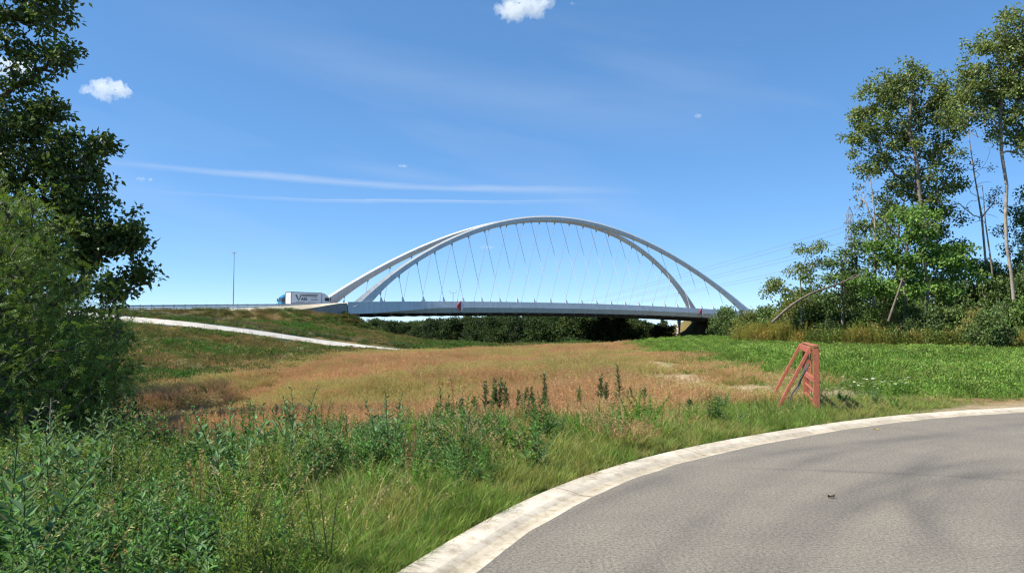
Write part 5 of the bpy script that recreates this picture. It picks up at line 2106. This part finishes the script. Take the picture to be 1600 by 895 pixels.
for px in np.arange(585, 1085, 7.0):
    for row in range(4):
        dirx = (px - 800) / FPX
        # distance at which the sight line meets the far bank
        base = 92 + row * 9 + rng.uniform(-3, 3)
        d = (base - 36.1 * B_D[0] + 165 * B_D[1]) / (dirx * B_D[0] + B_D[1])
        d = max(d, np.interp(px, [600, 800, 900, 1000], [172, 190, 199, 216]) + 36 + row * 10)
        if px > 985:
            d = 235 + row * 12 + (1085 - px) * .3
            if px > 1045 or row > 2:
                continue
        X_.append(dirx * d + rng.normal(0, 1))
        Y_.append(d)
        hgt = np.interp(px, [585, 610, 640, 700, 800, 900, 960, 985, 986, 1000, 1030, 1050], [499, 501, 503, 498, 494, 492, 492, 496, 503, 502, 506, 514])
        top = at(px, hgt, d).z
        gz = float(ground(np.array([X_[-1]]), np.array([Y_[-1]]))[0])
        S_.append(max(.35, (top - gz) / 10.4 * rng.uniform(.82, 1.03)))
X_, Y_, S_ = map(np.array, (X_, Y_, S_))
P, Ro, Sc = place(rng, X_, Y_, 1, 1, .03)
Sc = np.stack([S_ * rng.uniform(.9, 1.25, len(S_))] * 2 + [S_], 1)
instancer('far_wood', 'dark green wood on the far bank seen under the bridge', P, Ro, Sc, rng.integers(0, 5, len(X_)), np.ones((len(X_), 3)) * (1 + rng.normal(0, .12, (len(X_), 1))), fp)
# low scrub on the far wood's near edge and round the abutments
n = 420
X_ = np.empty(n)
Y_ = np.empty(n)
for i in range(n):
    if i < 230:
        t_, s_ = rng.uniform(84, 91), rng.uniform(-10, 160)
    elif i < 330:
        t_, s_ = SPAN + rng.uniform(-12, 2), rng.uniform(-14, -2)
    else:
        t_, s_ = rng.uniform(-3, 8), rng.uniform(-9, 0)
    p = bw(t_, s_, 0)
    X_[i], Y_[i] = p.x, p.y
P, Ro, Sc = place(rng, X_, Y_, 1.2, 3.0, .1)
Sc[330:] *= .5
sp = [p_clump(5100 + i, .6, .8, 120, .3, .17, (.07, .105, .03)) for i in range(2)] + [p_clump(5103, .5, .8, 100, .28, .12, (.14, .115, .05))]
instancer('bank_scrub', 'low scrub along the canal banks and round the bridge ends', P, Ro, Sc, rng.integers(0, 3, n), np.ones((n, 3)) * (1 + rng.normal(0, .15, (n, 1))), sp)

# ------------------------------------------------------------------ single tall weeds standing out of the verge
tall = [(60, 668, 800, 'g'), (178, 648, 770, 'g'), (230, 690, 780, 'g'), (330, 680, 775, 'd'), (395, 668, 745, 'd'), (425, 676, 760, 'g'), (660, 640, 720, 'g'), (725, 640, 700, 'g'), (455, 652, 715, 'g'), (497, 640, 712, 'g'), (540, 655, 720, 'g'), (575, 650, 712, 'g'), (605, 640, 705, 'd'), (640, 650, 700, 'g'), (690, 607, 690, 'g'), (706, 622, 684, 'd'), (752, 600, 665, 'd'), (773, 594, 660, 'd'), (797, 580, 664, 'd'),
        (812, 600, 660, 'd'), (850, 578, 662, 'd'), (832, 606, 660, 'd'), (902, 596, 658, 'g'), (948, 592, 655, 'd'), (970, 572, 655, 'd'), (988, 598, 652, 'd'), (1003, 602, 650, 'd'), (1077, 622, 662, 'd')]
tall.sort()
ORD2 = ORD + ['seventeenth', 'eighteenth', 'nineteenth', 'twentieth', 'twenty-first', 'twenty-second', 'twenty-third', 'twenty-fourth', 'twenty-fifth', 'twenty-sixth', 'twenty-seventh', 'twenty-eighth', 'twenty-ninth']
for i, (px, pt_, pb_, k) in enumerate(tall):
    p0 = on_ground(px, pb_, -.25)
    gz = float(ground(np.array([p0.x]), np.array([p0.y]))[0])
    top = at(px, pt_, p0.y)
    h = max(.5, (top.z - gz) * 1.08)
    rg_ = np.random.default_rng(6000 + i)
    col_ = (.085, .125, .055) if k == 'd' else (.11, .18, .045)
    parts = weed_geo(rg_, h=h, nl=int(58 * h + 12), leafL=.21 if k == 'd' else .18, leafW=.065 if k == 'd' else .045, col=col_, stem_col=(.10, .11, .06), nst=1 + (i % 3), spread=.14, sp_lean=.06, start=.1, up=.75, taper=.7, top_tuft=30, stem_r=.008)
    root = tag(empty('tall_weed', (p0.x, p0.y, gz)), '%s upright weed, %s from the left of those standing above the verge' % ('dark leafy' if k == 'd' else 'green leafy', ORD2[i]), 'weed', 'upright weeds along the verge')
    sv = [q_ for q_ in parts if len(q_[1]) and q_[1].shape[1] == 4]
    st = [q_ for j_, q_ in enumerate(parts) if j_ % 3 == 0]
    lf = [q_ for j_, q_ in enumerate(parts) if j_ % 3 != 0]
    for nm, pp in (('stem', st), ('leaves', lf)):
        v, f, c_ = merge(*pp)
        link(nm, np_mesh(nm, v, f, False, c_), M['leaf'], root)

# withered thistle rising at the far left
p0 = on_ground(76, 735, -.6)
top = at(76, 622, p0.y)
gz = float(ground(np.array([p0.x]), np.array([p0.y]))[0])
h = top.z - gz
root = tag(empty('thistle', (p0.x, p0.y, gz)), 'withered pale thistle stalk rising above the weeds at the far left', 'thistle')
q = MB()
q.tube([(0, 0, -.05), (.01, 0, h * .5), (-.01, .01, h * .8), (0, 0, h)], [.016, .013, .009, .005], 6)
q.build('stem', surface('dry_stalk', (.26, .22, .14), (.36, .31, .21), 8, .85), root)
dry = bpy.data.materials['dry_stalk']
rg_ = np.random.default_rng(61)
for i in range(9):
    u = .45 + .55 * i / 9
    a_ = i * 2.4
    d_ = Vector((math.cos(a_), math.sin(a_), 0))
    L_ = .26 * (1.25 - u)
    z_ = h * u
    q = MB()
    q.tube([(0, 0, z_), tuple(d_ * L_ * .6 + Vector((0, 0, z_ + L_ * .5))), tuple(d_ * L_ + Vector((0, 0, z_ + L_ * .55))), tuple(d_ * L_ * 1.25 + Vector((0, 0, z_ + L_ * .2)))], [.006, .005, .004, .003], 5)
    e_ = d_ * L_ * 1.25 + Vector((0, 0, z_ + L_ * .2))
    q.tube([tuple(e_ + Vector((0, 0, .016))), tuple(e_), tuple(e_ - Vector((0, 0, .02)))], [.004, .018, .006], 6)
    q.build('flower_head', dry, root)
parts = weed_geo(rg_, h=h * .62, nl=30, leafL=.2, leafW=.07, col=(.07, .13, .04), stem_col=(.12, .14, .06), nst=1, spread=0, sp_lean=.01)
v, f, c_ = merge(*parts)
link('leaves', np_mesh('leaves', v, f, False, c_), M['leaf'], root)

# two fallen leaves on the asphalt
for (px, py, sz, col_, lab) in ((1299, 776, .04, (.10, .07, .045), 'dark curled leaf lying alone in the middle of the asphalt'), (1369, 671, .045, (.50, .40, .18), 'yellowish fallen leaf on the asphalt near the kerb')):
    p0 = on_ground(px, py, .01)
    rg_ = np.random.default_rng(int(px))
    n_ = 6
    a_ = np.linspace(-1, 1, n_)
    w_ = .32 * sz * np.sqrt(np.maximum(0.02, 1 - a_ ** 2))
    V_ = []
    for u_, ww in zip(a_, w_):
        V_ += [(u_ * sz, -ww, .012 + .02 * abs(u_)), (u_ * sz, 0, .004), (u_ * sz, ww, .016 + .015 * u_ * u_)]
    F_ = [(i * 3 + k, i * 3 + k + 1, (i + 1) * 3 + k + 1, (i + 1) * 3 + k) for i in range(n_ - 1) for k in range(2)]
    o_ = link('fallen_leaf', np_mesh('fallen_leaf', V_, F_, True, np.tile([col_], (len(V_), 1))), M['leaf'])
    o_.location = (p0.x, p0.y, 0.004)
    o_.rotation_euler = (0, 0, .3)
    tag(o_, lab, 'leaf')

# ------------------------------------------------------------------ fair-weather clouds
m, t, out = mat_new('cloud_vapour')
vsn = t.nodes.new('ShaderNodeVolumeScatter')
vsn.inputs['Color'].default_value = (.995, .995, .995, 1)
vsn.inputs['Density'].default_value = 0.011
vsn.inputs['Anisotropy'].default_value = 0.25
t.links.new(vsn.outputs[0], out.inputs['Volume'])
M['cloud'] = m
ctex = bpy.data.textures.new('cloud_lumps', 'CLOUDS')
ctex.noise_scale = 26
ctex.noise_depth = 4


def cloud(px, py, w, h, seed, label, Y=3000):
    c0 = at(px, py, Y)
    sc_ = Y / FPX
    rg_ = random.Random(seed)
    bm_ = bmesh.new()
    n = 10 + int(w / 6)
    for i in range(n):
        u = rg_.uniform(-1, 1)
        hh = (1 - u * u) ** .5
        r = (.20 + .22 * rg_.random()) * min(h, w) * sc_ * (0.4 + .6 * hh)
        M4 = Matrix.Translation((u * (w * sc_ * .5 - r * .5), rg_.uniform(-.25, .25) * w * sc_, rg_.uniform(-.5, .5) * max(0, h * sc_ - 2 * r) * hh)) @ Matrix.Scale(.75, 4, (0, 0, 1))
        bmesh.ops.create_icosphere(bm_, subdivisions=2, radius=r, matrix=M4)
    me_ = bpy.data.meshes.new('cloud')
    bm_.to_mesh(me_)
    bm_.free()
    o_ = link('cloud', me_, M['cloud'])
    o_.location = c0
    md = o_.modifiers.new('union', 'REMESH')
    md.mode = 'VOXEL'
    md.voxel_size = max(1.6, min(w, h) * sc_ / 28)
    d_ = o_.modifiers.new('lumps', 'DISPLACE')
    d_.texture = ctex
    d_.texture_coords = 'GLOBAL'
    d_.strength = min(w, h) * sc_ * .6
    d_.mid_level = .55
    return tag(o_, label, 'cloud')


cloud(818, 8, 84, 52, 1, 'largest white cloud, cut by the top edge above the bridge')
cloud(20, 108, 62, 46, 2, 'white cloud behind the branches of the left tree')
cloud(166, 140, 70, 42, 3, 'ragged white cloud just right of the left tree')
cloud(226, 280, 22, 11, 4, 'small white cloud low beside the left tree')
cloud(629, 260, 18, 10, 5, 'tiny white cloud left of centre beside the contrail')
cloud(761, 386, 24, 11, 6, 'little white cloud seen through the bridge hangers')
cloud(1092, 181, 13, 10, 7, 'tiny lone white cloud in the right half of the sky')
cloud(895, 7, 13, 7, 8, 'wisp of cloud right of the largest cloud')
